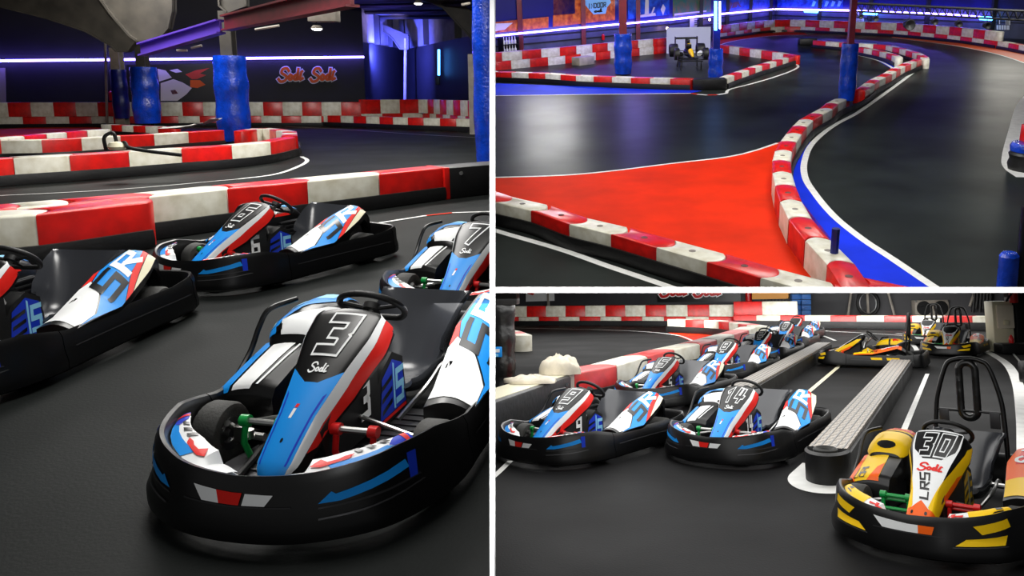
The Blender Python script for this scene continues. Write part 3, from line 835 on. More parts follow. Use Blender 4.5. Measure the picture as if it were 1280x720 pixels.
# padded pillars
pad_pillar(R1, 154, 160, 18, 87, 148, PADN, 'navy padded pillar, narrowest and farthest left of the padded pillars', 11, 60, STL)
pad_pillar(R1, 186, 166, 31, 84, 154, PADB, 'shiny blue padded pillar in front of the flame banner', 11, 50, STLD)
_, P3 = pad_pillar(R1, 294, 178, 39, 70, 176, PADB, 'wide shiny blue padded pillar rising behind the island barrier', 14, 14, STLD)
pad_pillar(R1, 612, 207, 36, -40, 204, PADB, 'tall blue padded pillar at the right end of the left-hand hall', 10, -60, STL)
# steel frames
def frame(px, v, label, m=STLD, th=.3):
    r = tag(empty('portal_frame', R1, R1.at(px[0][0], px[0][1], v)), label, 'steel frame'); o0 = R1.at(px[0][0], px[0][1], v)
    P = [R1.at(x, y, v)-o0 for x, y in px]
    MB().prism(P, (0, th*.3, 0)).build('web', m, r)
    mb = MB()
    for i in range(len(P)-1):
        d = (P[i+1]-P[i]).normalized(); n = Vector((-d.z, 0, d.x))*.06
        mb.prism([P[i], P[i+1], P[i+1]+n, P[i]+n], (0, th, 0))
    for k in range(len(mb.v)): mb.v[k] = (mb.v[k][0], mb.v[k][1]-th*.35, mb.v[k][2])
    mb.build('flange', m, r); return r
frame([(-60, -2), (0, 9), (60, 24), (108, 40), (138, 57), (146, 65), (161, 65), (171, 52), (166, 40), (140, 18), (118, -14), (60, -40)], 29.5, 'pale curved steel roof frame springing left from the navy padded pillar')
frame([(112, -20), (142, 22), (163, 46), (172, 52), (198, 52), (212, 36), (217, 14), (217, -20)], 25.5, 'pale curved steel roof frame above the second blue pillar')
frame([(272, -20), (274, 8), (285, 17), (300, 11), (309, 8), (309, -20)], P3.y-.4, 'short pale steel bracket above the widest blue pillar', th=.25)
frame([(430, 6), (438, 20), (470, 32), (490, 48), (500, 62), (511, 62), (511, 44), (480, 31), (455, 12)], 50, 'grey curved roof frame at the corner of the blue-lit recess')
frame([(528, 0), (553, 10), (590, 50), (597, 50), (597, 22), (575, 0)], 38, 'dark curved roof frame at the far right of the left-hand hall')
def beam(a, b, h, m, label):
    d = (b-a).normalized(); n = Vector((-d.y, d.x, 0)).normalized()
    mb = MB(); z = Vector((0, 0, 1))
    for c, w, t in ((0, .08, h), (h/2, .3, .05), (-h/2, .3, .05)):
        q = [a+z*(c-t/2)-n*w/2, a+z*(c-t/2)+n*w/2, a+z*(c+t/2)+n*w/2, a+z*(c+t/2)-n*w/2]
        mb.prism(q, b-a)
    return tag(mb.build('steel_beam', m, None, R1), label, 'beam')
beam(R1.at(177, 62, 25), R1.at(276, 33, 23), .36, PURP, 'violet steel beam running from the second pillar to the widest pillar')
beam(R1.at(282, 29, 23), R1.at(440, -6, 15.5), .40, MAROON, 'maroon steel beam running from the widest pillar to the upper edge')
tag(MB().box(R1.at(405, 20, 26), (.95, .5, .4)).build('air_duct', STL, None, R1, bev=.04), 'pale boxy duct end below the roof right of the maroon beam', 'duct')
for x, y, v, lab in ((396, 35.5, 26, 'round white ceiling lamp hanging under the pale duct'), (523, 4, 34, 'round white ceiling lamp at the upper edge above the roof bay')):
    P = R1.at(x, y, v); e = tag(empty('ceiling_lamp', R1, P), lab, 'lamp')
    MB().lathe([(.001, .10), (.12, .10), (.2, 0), (.19, -.02), (.001, -.02)], 'z', seg=16).build('shade', STL, e)
    MB().lathe([(.001, -.07), (.10, -.06), (.17, -.02), (.001, -.02)], 'z', seg=16).build('bulb', LAMP, e)
    MB().tube([(0, 0, .1), (0, 0, .22)], .02, 6).build('cord', BLKM, e)
for (x0, y0, x1, y1, lab) in ((319, 37, 349, 32, 'slim white tube lamp right of the widest blue pillar'), (221, 63, 234, 63, 'left of two little white labels under the violet beam'), (239, 60, 252, 57, 'right of two little white labels under the violet beam'), (577, 6, 588, 4, 'small white tube lamp at the upper edge near the blue pillar')):
    tag(MB().tube([R1.at(x0, y0, 24), R1.at(x1, y1, 24)], .04, 6).build('tube_lamp', STL, None, R1), lab, 'tube lamp')
# doorway frame by the right pillar
tag(MB().box(gp(R1, 592, 31)+Vector((0, 0, 1.6)), (.3, .12, 3.2)).box(gp(R1, 592, 31)+Vector((.1, 0, 2.2)), (.5, .1, .25)).build('door_post', STL, None, R1), 'pale grey door post between the dark panel and the blue pillar', 'door post')
# floor paint
poly(R1, 'floor_red_patch', [(-40, 163), (60, 158.5), (118, 159), (160, 162), (120, 168), (0, 174), (-40, 176)], REDF)
line(R1, [(296, 224.5), (345, 218), (374, 208), (384, 201), (377, 196)], .10)
line(R1, [(-20, 246), (150, 237), (300, 224)], .05)
line(R1, [(335, 157), (430, 162), (520, 168), (612, 173)], .12, MATS['ladder_grey'], label='pale worn line on the far track')
line(R1, [(190, 328), (300, 311), (440, 285), (533, 270)], .06)
line(R1, [(533, 270), (565, 266.5)], .06, REDF, label='red painted piece of the track line'); line(R1, [(565, 266.5), (640, 264)], .06)
# barriers
Z = .5
def tops(R, px, z): return [R.fl(x, y, z) for x, y in px]
fw = 'far left-hall double barrier'
far = [R1.fl(x, y) for x, y in ((-70, 159.5), (120, 158), (300, 157), (458, 157))]
far = [p-Vector((0, .9, 0)) for p in far]
far_r = [far[-1]+Vector((.02, 0, 0)), gp(R1, 530, 40), gp(R1, 640, 30)]
FZ = .52
barrier(R1, fw, far, 1.0, 0, 0, FZ, .4, belt=.18, row='lower row of ')
far2 = [p+(far[i+1]-far[i]).normalized()*.5 if i == 0 else p for i, p in enumerate(far)]
barrier(R1, fw, far2, 1.0, 1, FZ+.01, .68, .4, belt=0, row='upper row of ')
fr_ = 'right part of far left-hall barrier'
barrier(R1, fr_, far_r, 1.05, 1, 0, .62, .4, belt=.2, row='lower row of ')
barrier(R1, fr_, far_r, .98, 0, .63, .70, .4, belt=0, row='upper row of ')
sb = tops(R1, [(362, 143.2), (430, 144.8), (500, 146.8), (560, 148.2), (591, 149)], .55)
barrier(R1, 'low far barrier right of wide pillar', sb, 1.0, 1, 0, .55, .4, belt=.22)
Pq = sb[0]; o = MB().box(Pq+Vector((-.55, .2, -.2)), (1.1, .5, .38)).build('rubber_end', BELT, None, R1, bev=.05); tag(o, 'black rubber end block at the left of the second far barrier', 'end block')
# loops round the slim pillars
lp = tops(R1, [(126, 155.5), (160, 157), (213, 159)], .42)
barrier(R1, 'small barrier between slim pillars', lp, .8, 1, 0, .42, .4, belt=.18)
lp = tops(R1, [(0, 173), (50, 168.5), (100, 164), (138, 161.5)], .42)
barrier(R1, 'low barrier just behind island', lp, 1.0, 1, 0, .42, .4, belt=.18)
# island
wi = 'front limb of island barrier'
fr = tops(R1, [(-40, 201.5), (16, 197.5), (86, 194), (160, 189.7), (226, 185.5), (289, 182), (338, 177.5), (370, 171.5)], Z)
barrier(R1, wi, fr, 1, 0, 0, Z, .42, exact=True)
wb = 'rear limb of island barrier'
bk = tops(R1, [(-30, 177), (0, 175.8), (51, 175), (101, 173), (150, 170), (192, 168), (235, 165.3), (279, 162.7)], Z)
barrier(R1, wb, bk, 1, 0, 0, Z, .42, exact=True, belt=.18)
we = 'round right end of island barrier'
tp = tops(R1, [(372, 170), (371, 164), (352, 161), (330, 159.5), (313, 160.5), (292, 163.5)], Z)
barrier(R1, we, tp, .9, 0, 0, Z, .42, sd=1, belt=.18, end='front')
# near barrier
nb = tops(R1, [(-45, 266), (20, 260.5), (83, 255), (185, 246), (283, 236), (383, 226.7), (473, 218), (553, 210)], Z)
barrier(R1, 'long near barrier behind parked karts', nb, 1, 0, 0, Z, .5, exact=True, belt=.2)
a, b = nb[-1], R1.fl(640, 203, Z); a, b = Vector((a.x, a.y, 0)), Vector((b.x, b.y, 0))
d = (b-a).normalized(); n = Vector((-d.y, d.x, 0))
e = tag(empty('rubber_end', R1, a), 'black rubber end box with a bolt at the right of the near barrier', 'end block')
MB().prism([a-a+n*.5-n*.55, b-a-n*.05, b-a+n*.5, n*.5], (0, 0, .5)).build('box', BELT, e, bev=.03); MB().prism([n*-.055, d*.1-n*.055, d*.1+n*.5, n*.5], (0, 0, .505)).build('red_lip', BRED, e, bev=.01)
MB().lathe([(.001, -.03), (.03, -.03), (.03, .01), (.001, .01)], 'y', d*.32-n*.05+Vector((0, 0, .4)), 12).build('bolt', STEEL, e)
fb = [R1.fl(x, y, Z) for x, y in ((-90, 276.5), (43, 268.5), (185, 252.5))]
barrier(R1, 'short front barrier at left edge', fb, 1, 1, 0, Z, .5, exact=True, belt=.2)
# odds and ends on the island
P = R1.fl(236, 160.5, .52)
m = MB(); rows = [[P+Vector((-.9+1.9*i/10, .5*(j/4-.5), .02+.30*(i/10)**2.2+.08*noise.noise(Vector((i*.6, j*.8, 1))))) for i in range(11)] for j in range(5)]
m.loft(rows); m.loft([[p-Vector((0, 0, .015)) for p in r] for r in rows]); tag(m.build('tarpaulin', mat('tarp', (200, 198, 192), .5), None, R1), 'crumpled pale tarpaulin lying behind the island barrier', 'tarpaulin')
P = R1.fl(147, 189, .55)
e = tag(empty('rope_coil', R1, P-Vector((0, 0, .03))), 'black rope loop with a yellow tag lying on the island barrier', 'rope')
MB().tube(crv([(-.22, 0, .05), (-.2, -.05, .3), (-.05, 0, .38), (.0, .02, .15), (.15, .0, .2), (.25, -.03, .1), (.6, 0, .03), (1.2, .05, -.05)], 6), .035, 8).build('rope', BLKM, e)
MB().lathe([(.001, -.06), (.13, -.06), (.17, 0), (.13, .08), (.001, .1)], 'z', (0, 0, .12), 14).build('tag', CRM, e)
# ================================================================== HALL TWO (upper right): the track seen from above
floor(R2, 'floor_track', -60, 60, 9, 110, ASPH2)
W0, W1, W2, W3 = R2.fl(560, 90), R2.fl(836, 58), R2.fl(968, 34), R2.fl(1320, 51)
WALLB = mat('blue_grey_wall', (84, 88, 112), .45, var=.2, vscale=1)
WALLN = mat('night_blue_wall', (16, 22, 120), .5, var=.4, vscale=.6)
def neonz(R, a, b, x): return 0
for i, (a, b, nm) in enumerate(((W0, W1, 'wall_left_lower'), (W1, W2, 'wall_rear_lower'), (W2, W3, 'wall_right_lower'))):
    wall(R2, nm, a, b, 0, 2.1, WALLB); wall(R2, nm.replace('lower', 'upper'), a, b, 2.1, 9, WALLN)
    d = (b-a); L = d.length; d.normalize(); n = Vector((d.y, -d.x, 0)); m = MB()
    for z in (1.15, 1.6):
        q = [a+n*.06, b+n*.06]; m.prism([q[0]+Vector((0, 0, z)), q[1]+Vector((0, 0, z)), q[1]+Vector((0, 0, z+.07)), q[0]+Vector((0, 0, z+.07))], -n*.06)
    struct(m.build('trim_rail', WALLK, None, R2))
    for k in range(1, int(L/5.5)+1):
        q = a+d*k*5.5; o = MB().box((q.x+n.x*.12, q.y+n.y*.12, 4.5), (.3, .3, 9)).build('wall_stanchion', MAROON if i == 0 else WALLK, None, R2); struct(o)
struct(MB().prism([(-40, 3, 9), (60, 3, 9), (60, 110, 9), (-40, 110, 9)], (0, 0, .2)).build('ceiling_track', WALLK, None, R2))
wr = gp(R2, 1300, 12); struct(MB().prism([Vector((wr.x, wr.y, 0)), Vector((W3.x, W3.y, 0)), Vector((W3.x, W3.y, 9)), Vector((wr.x, wr.y, 9))], (.2, 0, 0)).build('wall_far_right', WALLN, None, R2))
neon(R2, W0, W1, [(600, 46.6), (700, 37), (836, 24.6)], .055, NEON, 'neon_strip', 'violet neon strip along the banner wall at the left of the track hall', .45)
neon(R2, W1, W2, [(837, 24.6), (900, 17.6), (967, 11.6)], .065, NEON, 'neon_strip', 'violet neon strip above the bend at the back of the track hall', .45)
neon(R2, W2, W3, [(969, 11.6), (1060, 13), (1120, 15.5), (1187, 18)], .075, NEON, 'neon_strip', 'violet neon strip along the right-hand back wall behind the truss', .45)
neon(R2, W2, W3, [(1188, 18), (1212, 20), (1238, 22.5)], .07, NEON, 'neon_strip', 'short violet neon strip end above the tail of the double barrier', .45)
for px, lab in (([(1006, 13.8), (1022, 14.3)], 'short cyan lamp on the neon strip near the back corner'), ([(1080, 16.5), (1096, 17)], 'cyan lamp under the neon strip just right of the maroon post'), ([(1225, 22.5), (1240, 23.5)], 'cyan lamp at the right end of the neon strip')):
    neon(R2, W2, W3, px, .14, NEONB, 'neon_lamp', lab, .75)
# banners
def banner(a, b, px, m, label, nm='wall_banner'):
    e = tag(empty(nm, R2), label, 'banner'); sheet(R2, 'sheet', a, b, px, m, .05, e); return e
def bits(e, a, b, px, m, nm, off=.06):
    P = [R2.wall(a, b, x, y) for x, y in px]; d = (b-a); n = Vector((d.y, -d.x, 0)).normalized()
    MB().prism([p+n*off for p in P], n*.015).build(nm, m, e)
OB = mat('orange_print', (226, 120, 40), .5, var=.6, vscale=3, rgb2=(150, 40, 20)); NB_ = mat('navy_print', (14, 18, 96), .5)
BB = mat('blue_print', (40, 100, 200), .5, var=.6, vscale=2.5, rgb2=(12, 40, 130)); GB = mat('green_print', (30, 130, 60), .5, var=.5, vscale=2, rgb2=(140, 110, 40))
e = banner(W0, W1, [(600, 43), (685, 34.5), (685, 21), (600, 29.5)], OB, 'orange printed banner just above the neon strip at the left edge')
bits(e, W0, W1, [(600, 42), (630, 37), (640, 28.5), (600, 30)], CRM, 'pale_patch')
e = banner(W0, W1, [(600, 26.5), (718, 17), (718, -14), (600, -14)], NB_, 'large dark blue panel at the upper left corner of the track hall')
e = banner(W0, W1, [(691, 33.5), (768, 25), (768, -14), (691, -14)], OB, 'orange and maroon printed banner with a pale lettered cloud')
bits(e, W0, W1, [(733, 9), (741, 18), (756, 17), (758, 9), (763, 3), (758, -8), (735, -8), (728, 3)], CHQ, 'cloud')
def bmarks(e, a, b, org, ex, ey, s, m, off=.09, w=.2):
    tp, wd = text(s, w); marks(R2, a, b, org, ex, ey, place(tp, lambda x, y: (x/wd, y)), m, 'lettering', e, off)
bmarks(e, W0, W1, (734, 10.5), (756, 8.5), (734, 5), 'INDOOR', STB); bmarks(e, W0, W1, (742, 16), (754, 15), (742, 11.5), 'OBBO', STB) if False else None
tp = place(SODI and sum([stroke(p, .22) for p in SODI[1:4]], []), lambda x, y: ((x-.8), y)); marks(R2, W0, W1, (742, 16.2), (752, 15.2), (742, 11.2), tp, STB, 'lettering', e, .09)
e = banner(W0, W1, [(785, 24), (836, 18.5), (836, -14), (785, -14)], BB, 'blue graffiti banner with tall pale letters beside the first pillar')
for q in ([(795, 22), (819, 19.5), (818, 16), (796, 19)], [(805, 19), (810, 18.5), (810, -2), (806, -2)], [(797, 17), (800, 17), (797, 8), (794, 10)], [(813, 17), (815, 17), (818, 9), (816, 9)], [(825, 12), (828, 19), (831, 10), (828, 5)]): bits(e, W0, W1, q, CRM, 'letter')
e = banner(W1, W2, [(841, 21), (888, 15), (888, -14), (841, -14)], GB, 'green and brown printed banner between the two pillars')
bits(e, W1, W2, [(842, 19.5), (882, 14.5), (882, 13), (842, 17)], CRM, 'pale_edge')
e = banner(W1, W2, [(902, 14), (965, 8.5), (965, -14), (902, -14)], BB, 'blue graffiti banner on the bend wall right of the second pillar')
for q in ([(908, 12), (912, 12), (915, 4), (911, 2)], [(914, 10), (920, 9), (922, 2), (916, 3)], [(924, 9), (926, 9), (922, 2), (920, 3)]): bits(e, W1, W2, q, MAROON, 'letter')
e = banner(W2, W3, [(972, 8.5), (1054, 10), (1054, -14), (972, -14)], BB, 'blue graffiti banner on the back wall left of the maroon pillar')
for k in range(5): bits(e, W2, W3, [(1015+k*8, 8), (1018+k*8, 8), (1021+k*8, 2), (1017+k*8, 1)], CHQ, 'letter')
# wall furniture
P = R2.wall(W0, W1, 637, 66, .5); e = tag(empty('trophy_rack', R2, P), 'black rack holding two rows of white bottles under the neon strip', 'rack')
wv = (W1-W0).normalized(); ang = math.atan2(wv.y, wv.x)
e.matrix_world = R2.M @ Matrix.Translation(P) @ Matrix.Rotation(ang, 4, 'Z')
MB().box((0, .2, .45), (1.3, .1, 1.0)).box((0, 0, 0), (1.3, .4, .06)).box((0, 0, .5), (1.3, .4, .06)).box((.62, 0, .45), (.06, .4, 1)).box((-.62, 0, .45), (.06, .4, 1)).build('frame', BLKM, e)
for r in range(2):
    for k in range(5):
        o = MB().lathe([(.001, 0), (.07, 0), (.075, .2), (.03, .27), (.03, .45), (.001, .45)], 'z', seg=10).build('bottle', WHT, None, R2)
        o.matrix_world = e.matrix_world @ Matrix.Translation((-.45+.22*k, -.05, .03+.5*r)); ROOMOF[o.name] = R2
        tag(o, f'{num(k+1)} white bottle from the left on the {("lower", "upper")[r]} shelf of the black rack', 'bottle', 'white bottles on the rack')
P = R2.wall(W0, W1, 754, 50, .15); e = tag(empty('fire_extinguisher', R2, P), 'red extinguisher on the wall left of the first blue pillar pad', 'extinguisher')
MB().lathe([(.001, 0), (.1, 0), (.11, .04), (.11, .32), (.04, .40), (.001, .4)], 'z', seg=12).build('cylinder', PRED, e); MB().tube([(0, 0, .4), (0, 0, .46), (.06, -.03, .44)], .02, 6).build('valve', BLKM, e)
for px, a, b, lab in (((834, 35.5), W0, W1, 'amber lamp at the upper left corner of the white display board'), ((887, 24.5), W1, W2, 'tiny amber lamp beside the neon-lit pillar'), ((778.5, 3), W0, W1, 'tiny white lamp at the top beside the first pillar')):
    P = R2.wall(a, b, *px, .4); tag(MB().lathe([(.001, -.1), (.09, -.06), (.1, .03), (.05, .1), (.001, .1)], 'z', seg=14).build('lamp', LAMPO if 'amber' in lab else LAMP, None, R2, loc=P), lab, 'lamp')
P, n = onwall(R2, W1, W2, [(862, 34), (870, 33.5), (870, 22.5), (862, 23)], .08, .1)
e = tag(empty('lit_sign', R2), 'small white board with dark marks above the display board', 'sign'); MB().prism(P, n).build('panel', WHT, e)
for k in range(4): bits(e, W1, W2, [(865, 31.5-k*2.6), (869, 31-k*2.6), (869, 30-k*2.6), (865, 30.4-k*2.6)], STB, 'mark', .2)
for x0, x1, y0, y1, lab in ((1070, 1080, 23, 28, 'lower white grid window beside the maroon pillar'), (1070, 1074, 15, 21, 'upper white grid window beside the maroon pillar'), (1246, 1262, 31.5, 37, 'wide white grid window at the right end of the back wall'), (1247, 1250, 24, 30, 'narrow white window slot above the wide grid window'), (1257, 1263, 24, 31, 'white window pane under the right end of the truss')):
    e = tag(empty('wall_window', R2), lab, 'window'); P, n = onwall(R2, W2, W3, [(x0, y1), (x1, y1+.2), (x1, y0+.2), (x0, y0)], .04, .05); MB().prism(P, n).build('pane', WHT, e)
    for k in range(1, 5):
        x = x0+(x1-x0)*k/5; bits(e, W2, W3, [(x-.25, y1), (x+.25, y1), (x+.25, y0), (x-.25, y0)], WALLK, 'bar', .1)
# barriers
wl = 'banner-wall double barrier'
lb = [R2.fl(x, y) for x, y in ((590, 91), (700, 80.5), (770, 72.5), (834, 66))]
barrier(R2, wl, lb, 1.35, 1, 0, .50, .45, belt=0, row='lower row of '); barrier(R2, wl, [lb[0]+(lb[1]-lb[0]).normalized()*.65]+lb[1:], 1.35, 0, .51, .50, .45, belt=0, row='upper row of ')
e = tag(MB().box((0, 0, .25), (1.3, .7, .5)).build('concrete_block', STL, None, R2, loc=R2.fl(729, 81), rz=ang, bev=.04), 'pale loose block standing in front of the banner-wall barrier', 'block')
wb = 'double barrier at back of track'
bb = [R2.fl(x, y) for x, y in ((898, 49.5), (925, 45.5), (950, 42), (975, 40), (1000, 40.2), (1050, 42.5), (1115, 45.5), (1160, 49.5), (1199, 53.8), (1244, 60.5))]
bb = crv(bb, 4)
barrier(R2, wb, bb, 1.5, 1, 0, .48, .5, belt=.2, row='lower row of '); barrier(R2, wb, [bb[0]+(bb[1]-bb[0]).normalized()*.7]+bb[1:], 1.5, 0, .49, .60, .5, belt=0, row='upper row of ')
barrier(R2, 'single barrier at far right track edge', [R2.fl(x, y) for x, y in ((1246, 61), (1262, 64), (1300, 72))], 1.4, 1, 0, .5, .5)
wi = 'front limb of display-area barrier'
it = [R2.fl(x, y, .5) for x, y in ((596, 90.2), (618, 90), (682, 92), (725.5, 95), (771, 96.5), (817.6, 98), (863, 99))]
barrier(R2, wi, it, 1.0, 1, 0, .5, .45, belt=.24)
ic = [R2.fl(x, y, .5) for x, y in ((866, 99), (880, 100), (896, 100.5), (908, 98.5))]
a, b = Vector((ic[0].x, ic[0].y, 0)), Vector((ic[-1].x, ic[-1].y, 0)); d = (b-a).normalized(); n = Vector((-d.y, d.x, 0))
tag(MB().prism([a-n*.1, b-n*.1, b+n*.6, a+n*.6], (0, 0, .5)).build('rubber_end', BELT, None, R2, bev=.06), 'black rubber corner under the neon-lit blue pillar', 'end block')
ir = [R2.fl(x, y, .5) for x, y in ((909, 97.5), (921, 93), (936, 88), (949.5, 83), (962.6, 79.5), (974, 76), (985, 72.5), (994, 70))]
barrier(R2, 'right limb of display-area barrier', ir, 1.05, 1, 0, .5, .45, belt=.24)
ib = [R2.fl(x, y, .5) for x, y in ((900, 56), (914, 58), (936, 61), (959, 64), (981, 67.5), (992, 69.5))]
barrier(R2, 'rear limb of display-area barrier', ib, 1.3, 0, 0, .5, .45, belt=0)
ws = 'long winding middle barrier'
mid = [(1075, 368), (1048, 326.6), (1011, 289), (991, 257.5), (981.7, 232), (977, 210), (979, 191), (987, 176), (1005, 153), (1020, 143.6), (1033, 136.7), (1043.5, 127.6), (1060, 121), (1075, 114), (1086, 105.5), (1096, 99), (1107.5, 94), (1117, 88), (1126, 83), (1137.5, 78.5), (1147, 74.5)]
mp = [R2.fl(x, y, .5) for x, y in mid]; off = []
for i, p in enumerate(mp):
    t = (mp[min(i+1, len(mp)-1)]-mp[max(i-1, 0)]).normalized(); off.append(p+Vector((t.y, -t.x, 0))*.22)
barrier(R2, ws, crv(off, 3), 1.18, 0, 0, .52, .45, sd=1, belt=.22, plug=True, end='near', skip=R2.fl(1057, 133))
tl = [R2.fl(x, y, .5) for x, y in ((1016, 50.5), (1054, 53.6), (1085, 54.5), (1106, 56.5), (1124, 61), (1141, 66), (1150, 70.5), (1151, 74))]
barrier(R2, 'back limb of middle barrier loop', tl, 1.25, 0, 0, .5, .45, belt=.2)
P = R2.fl(1003, 53, .25); tag(MB().box((0, 0, .24), (1.3, .6, .48)).build('rubber_end', BELT, None, R2, loc=R2.fl(1009, 56), bev=.08), 'black rubber end at the left of the middle barrier loop', 'end block')
il = [R2.fl(x, y, .5) for x, y in ((1070, 58.5), (1096, 63.5), (1113, 68), (1119, 71.5))]
barrier(R2, 'inner curve of middle barrier loop', il, 1.2, 0, 0, .5, .42, belt=.2)
wn = 'near diagonal track-hall barrier'
na = [R2.fl(x, y, .5) for x, y in ((584, 240), (618, 252.5), (663, 263), (711, 280), (763, 292.5), (820, 309), (883, 327), (950, 347), (1020, 366), (1100, 388))]
barrier(R2, wn, na, 1, 0, 0, .5, .52, exact=True, belt=.26, plug=True)
er = [R2.fl(x, y, .5) for x, y in ((1078, 346), (1120, 352), (1175, 366))]
barrier(R2, 'corner piece between near barriers', er, 1.3, 0, 0, .5, .5, sd=-1, belt=0, plug=True)
P = R2.fl(1040, 352); tag(MB().tube([P, P+Vector((0, 0, .95))], .07, 8).build('marker_post', PADN, None, R2), 'short navy upright strip at the near end of the middle barrier', 'post')
# floor paint
red = [(560, 224), (618, 222), (700, 219.5), (764, 214), (840, 204.5), (905, 197), (940, 189.5), (990, 172), (985, 215), (1000, 250), (1040, 300), (1060, 352), (1000, 352), (900, 322), (800, 296), (700, 268), (600, 240)]
poly(R2, 'floor_red_paint', red, REDF)
line(R2, [(570, 222.5), (618, 222), (700, 219.5), (764, 214), (840, 204.5), (905, 197), (940, 189.5), (972, 179)], .11)
rl = [(1152.5, 80), (1145, 88), (1122.5, 105), (1102, 120), (1072, 141), (1041, 158), (1016, 179), (1006, 200), (1006, 221), (1018, 241.5), (1041, 269), (1075, 297), (1114, 323), (1169, 360), (1230, 400)]
line(R2, rl[:], .17); line(R2, [(1147, 76), (1153, 77.5), (1152.5, 80)], .13)
poly(R2, 'floor_blue_paint', rl[6:]+[(1180, 400), (1100, 370), (1062, 345), (1030, 305), (1004, 270), (990, 235), (986, 210), (990, 190), (1004, 175)], BLUF)
poly(R2, 'floor_blue_strip', [(570, 104), (618, 104), (700, 107), (790, 111), (878, 113.5), (860, 117), (730, 118.3), (570, 120)], BLUF)
line(R2, [(570, 120.3), (618, 119.8), (730, 118.3), (864, 116.8)], .14)
for k, (p, q) in enumerate((((864, 116.8), (872, 118)), ((872, 118), (884, 119)), ((884, 119), (897, 118.6)), ((897, 118.6), (908, 116.8)))):
    line(R2, [p, q], .2, (REDF, LINE)[k % 2], label='piece of the red and white painted kerb')
line(R2, [(908, 116.8), (912, 112), (935, 106), (960, 99), (985, 90.5), (997, 84.5), (996, 81), (990, 79)], .14)
poly(R2, 'floor_blue_inner', [(1072, 63), (1100, 70), (1118, 79), (1116, 88), (1111, 84), (1096, 75.5), (1070, 68.8)], BLUF)
line(R2, [(1067, 68), (1096, 75.3), (1113, 83.4), (1115, 88)], .14)
line(R2, [(584, 274), (618, 288), (700, 312), (760, 333), (842, 361), (920, 392)], .17)
ra = [(1115, 47.3), (1152.5, 51.8), (1199, 58.2), (1246, 67.8), (1290, 82)]
poly(R2, 'floor_red_arc', ra+[(1300, 72), (1250, 61.5), (1199, 53.9), (1160, 50), (1115, 46)], mat('orange_floor_paint', (236, 96, 30), .5))
line(R2, ra, .15)
rb = [(896, 58), (908, 53.6), (925, 50), (951, 46.3), (979, 44.3), (1010, 43.8)]
poly(R2, 'floor_red_bend', rb+[(1005, 41), (975, 40.4), (950, 42.3), (925, 46), (896, 50)], REDF); line(R2, rb, .15)
line(R2, [(1300, 110), (1280, 130), (1270, 165), (1263.5, 196), (1266, 210), (1282, 222)], .45)
P = R2.fl(966, 56); tag(MB().lathe([(.001, .02), (.35, .02), (.3, .004), (.001, .004)], 'z', seg=14).build('kerb_spot', LINE, None, R2, loc=R2.fl(1000, 57)), 'small white painted spot at the tip of the middle loop', 'floor marking') if False else None
# pillars
pad_pillar(R2, 779, 93, 22, 42, 92, PADB, 'blue padded pillar at the left standing before the graffiti banner', 9, -40, MAROON, square=True)
r, P = pad_pillar(R2, 894, 104, 18, 61, 103, PADB, 'blue padded pillar with upright neon tubes beside the display car', 8, -40, MATS['navy_vinyl'], square=True)
for dx, y1, lab in ((.0, 38, 'wide upright cyan neon tube on the second pillar'), (.30, 36, 'slim upright neon tube on the right edge of the second pillar')):
    a, b = R2.at(894.5+dx*18, 1.5, P.y-.55), R2.at(894.5+dx*18, y1, P.y-.55)
    tag(MB().tube([a, b], .07 if dx == 0 else .04, 8).build('neon_tube', NEONB if dx == 0 else NEONW, None, R2), lab, 'neon light')
r, P = pad_pillar(R2, 1057, 133, 21, 54.5, 125, PADB, 'blue padded maroon pillar in the middle of the winding barrier', 7, -40, MAROON, square=True)
a, b = R2.at(1070, 13, P.y), R2.at(1067, 49, P.y); tag(MB().tube([a, b], .035, 8).build('neon_tube', NEONW, None, R2), 'slim white neon tube beside the maroon pillar', 'neon light')
P = gp(R2, 1272, 11.6); e = tag(empty('padded_post', R2, P), 'leaning black post with a blue pad at the lower right corner of the track hall', 'post')
a, b = R2.at(1271, 380, P.y)-P, R2.at(1284, 258, P.y)-P; MB().tube([a, b], .085, 12).build('post', PADK, e)
a, b = R2.at(1256, 385, P.y-.1)-P, R2.at(1262, 316, P.y-.1)-P; MB().tube([a, a.lerp(b, .5), a.lerp(b, .95), b], [.16, .155, .15, .11], 14).build('pad', PADB, e)
P = R2.fl(1282, 212); e = tag(empty('bollard', R2, P), 'blue and black bollard inside the white curve at the right edge', 'bollard')
MB().lathe([(.001, 0), (.42, 0), (.46, .15), (.42, .3), (.46, .42), (.40, .5), (.001, .5)], 'z', seg=20).build('base', BELT, e); MB().lathe([(.001, .5), (.43, .5), (.45, .62), (.40, .72), (.001, .74)], 'z', seg=20).build('cap', PADB, e)
MB().box((.0, .1, .95), (.3, .3, .45)).build('top', BRED, e, bev=.03)
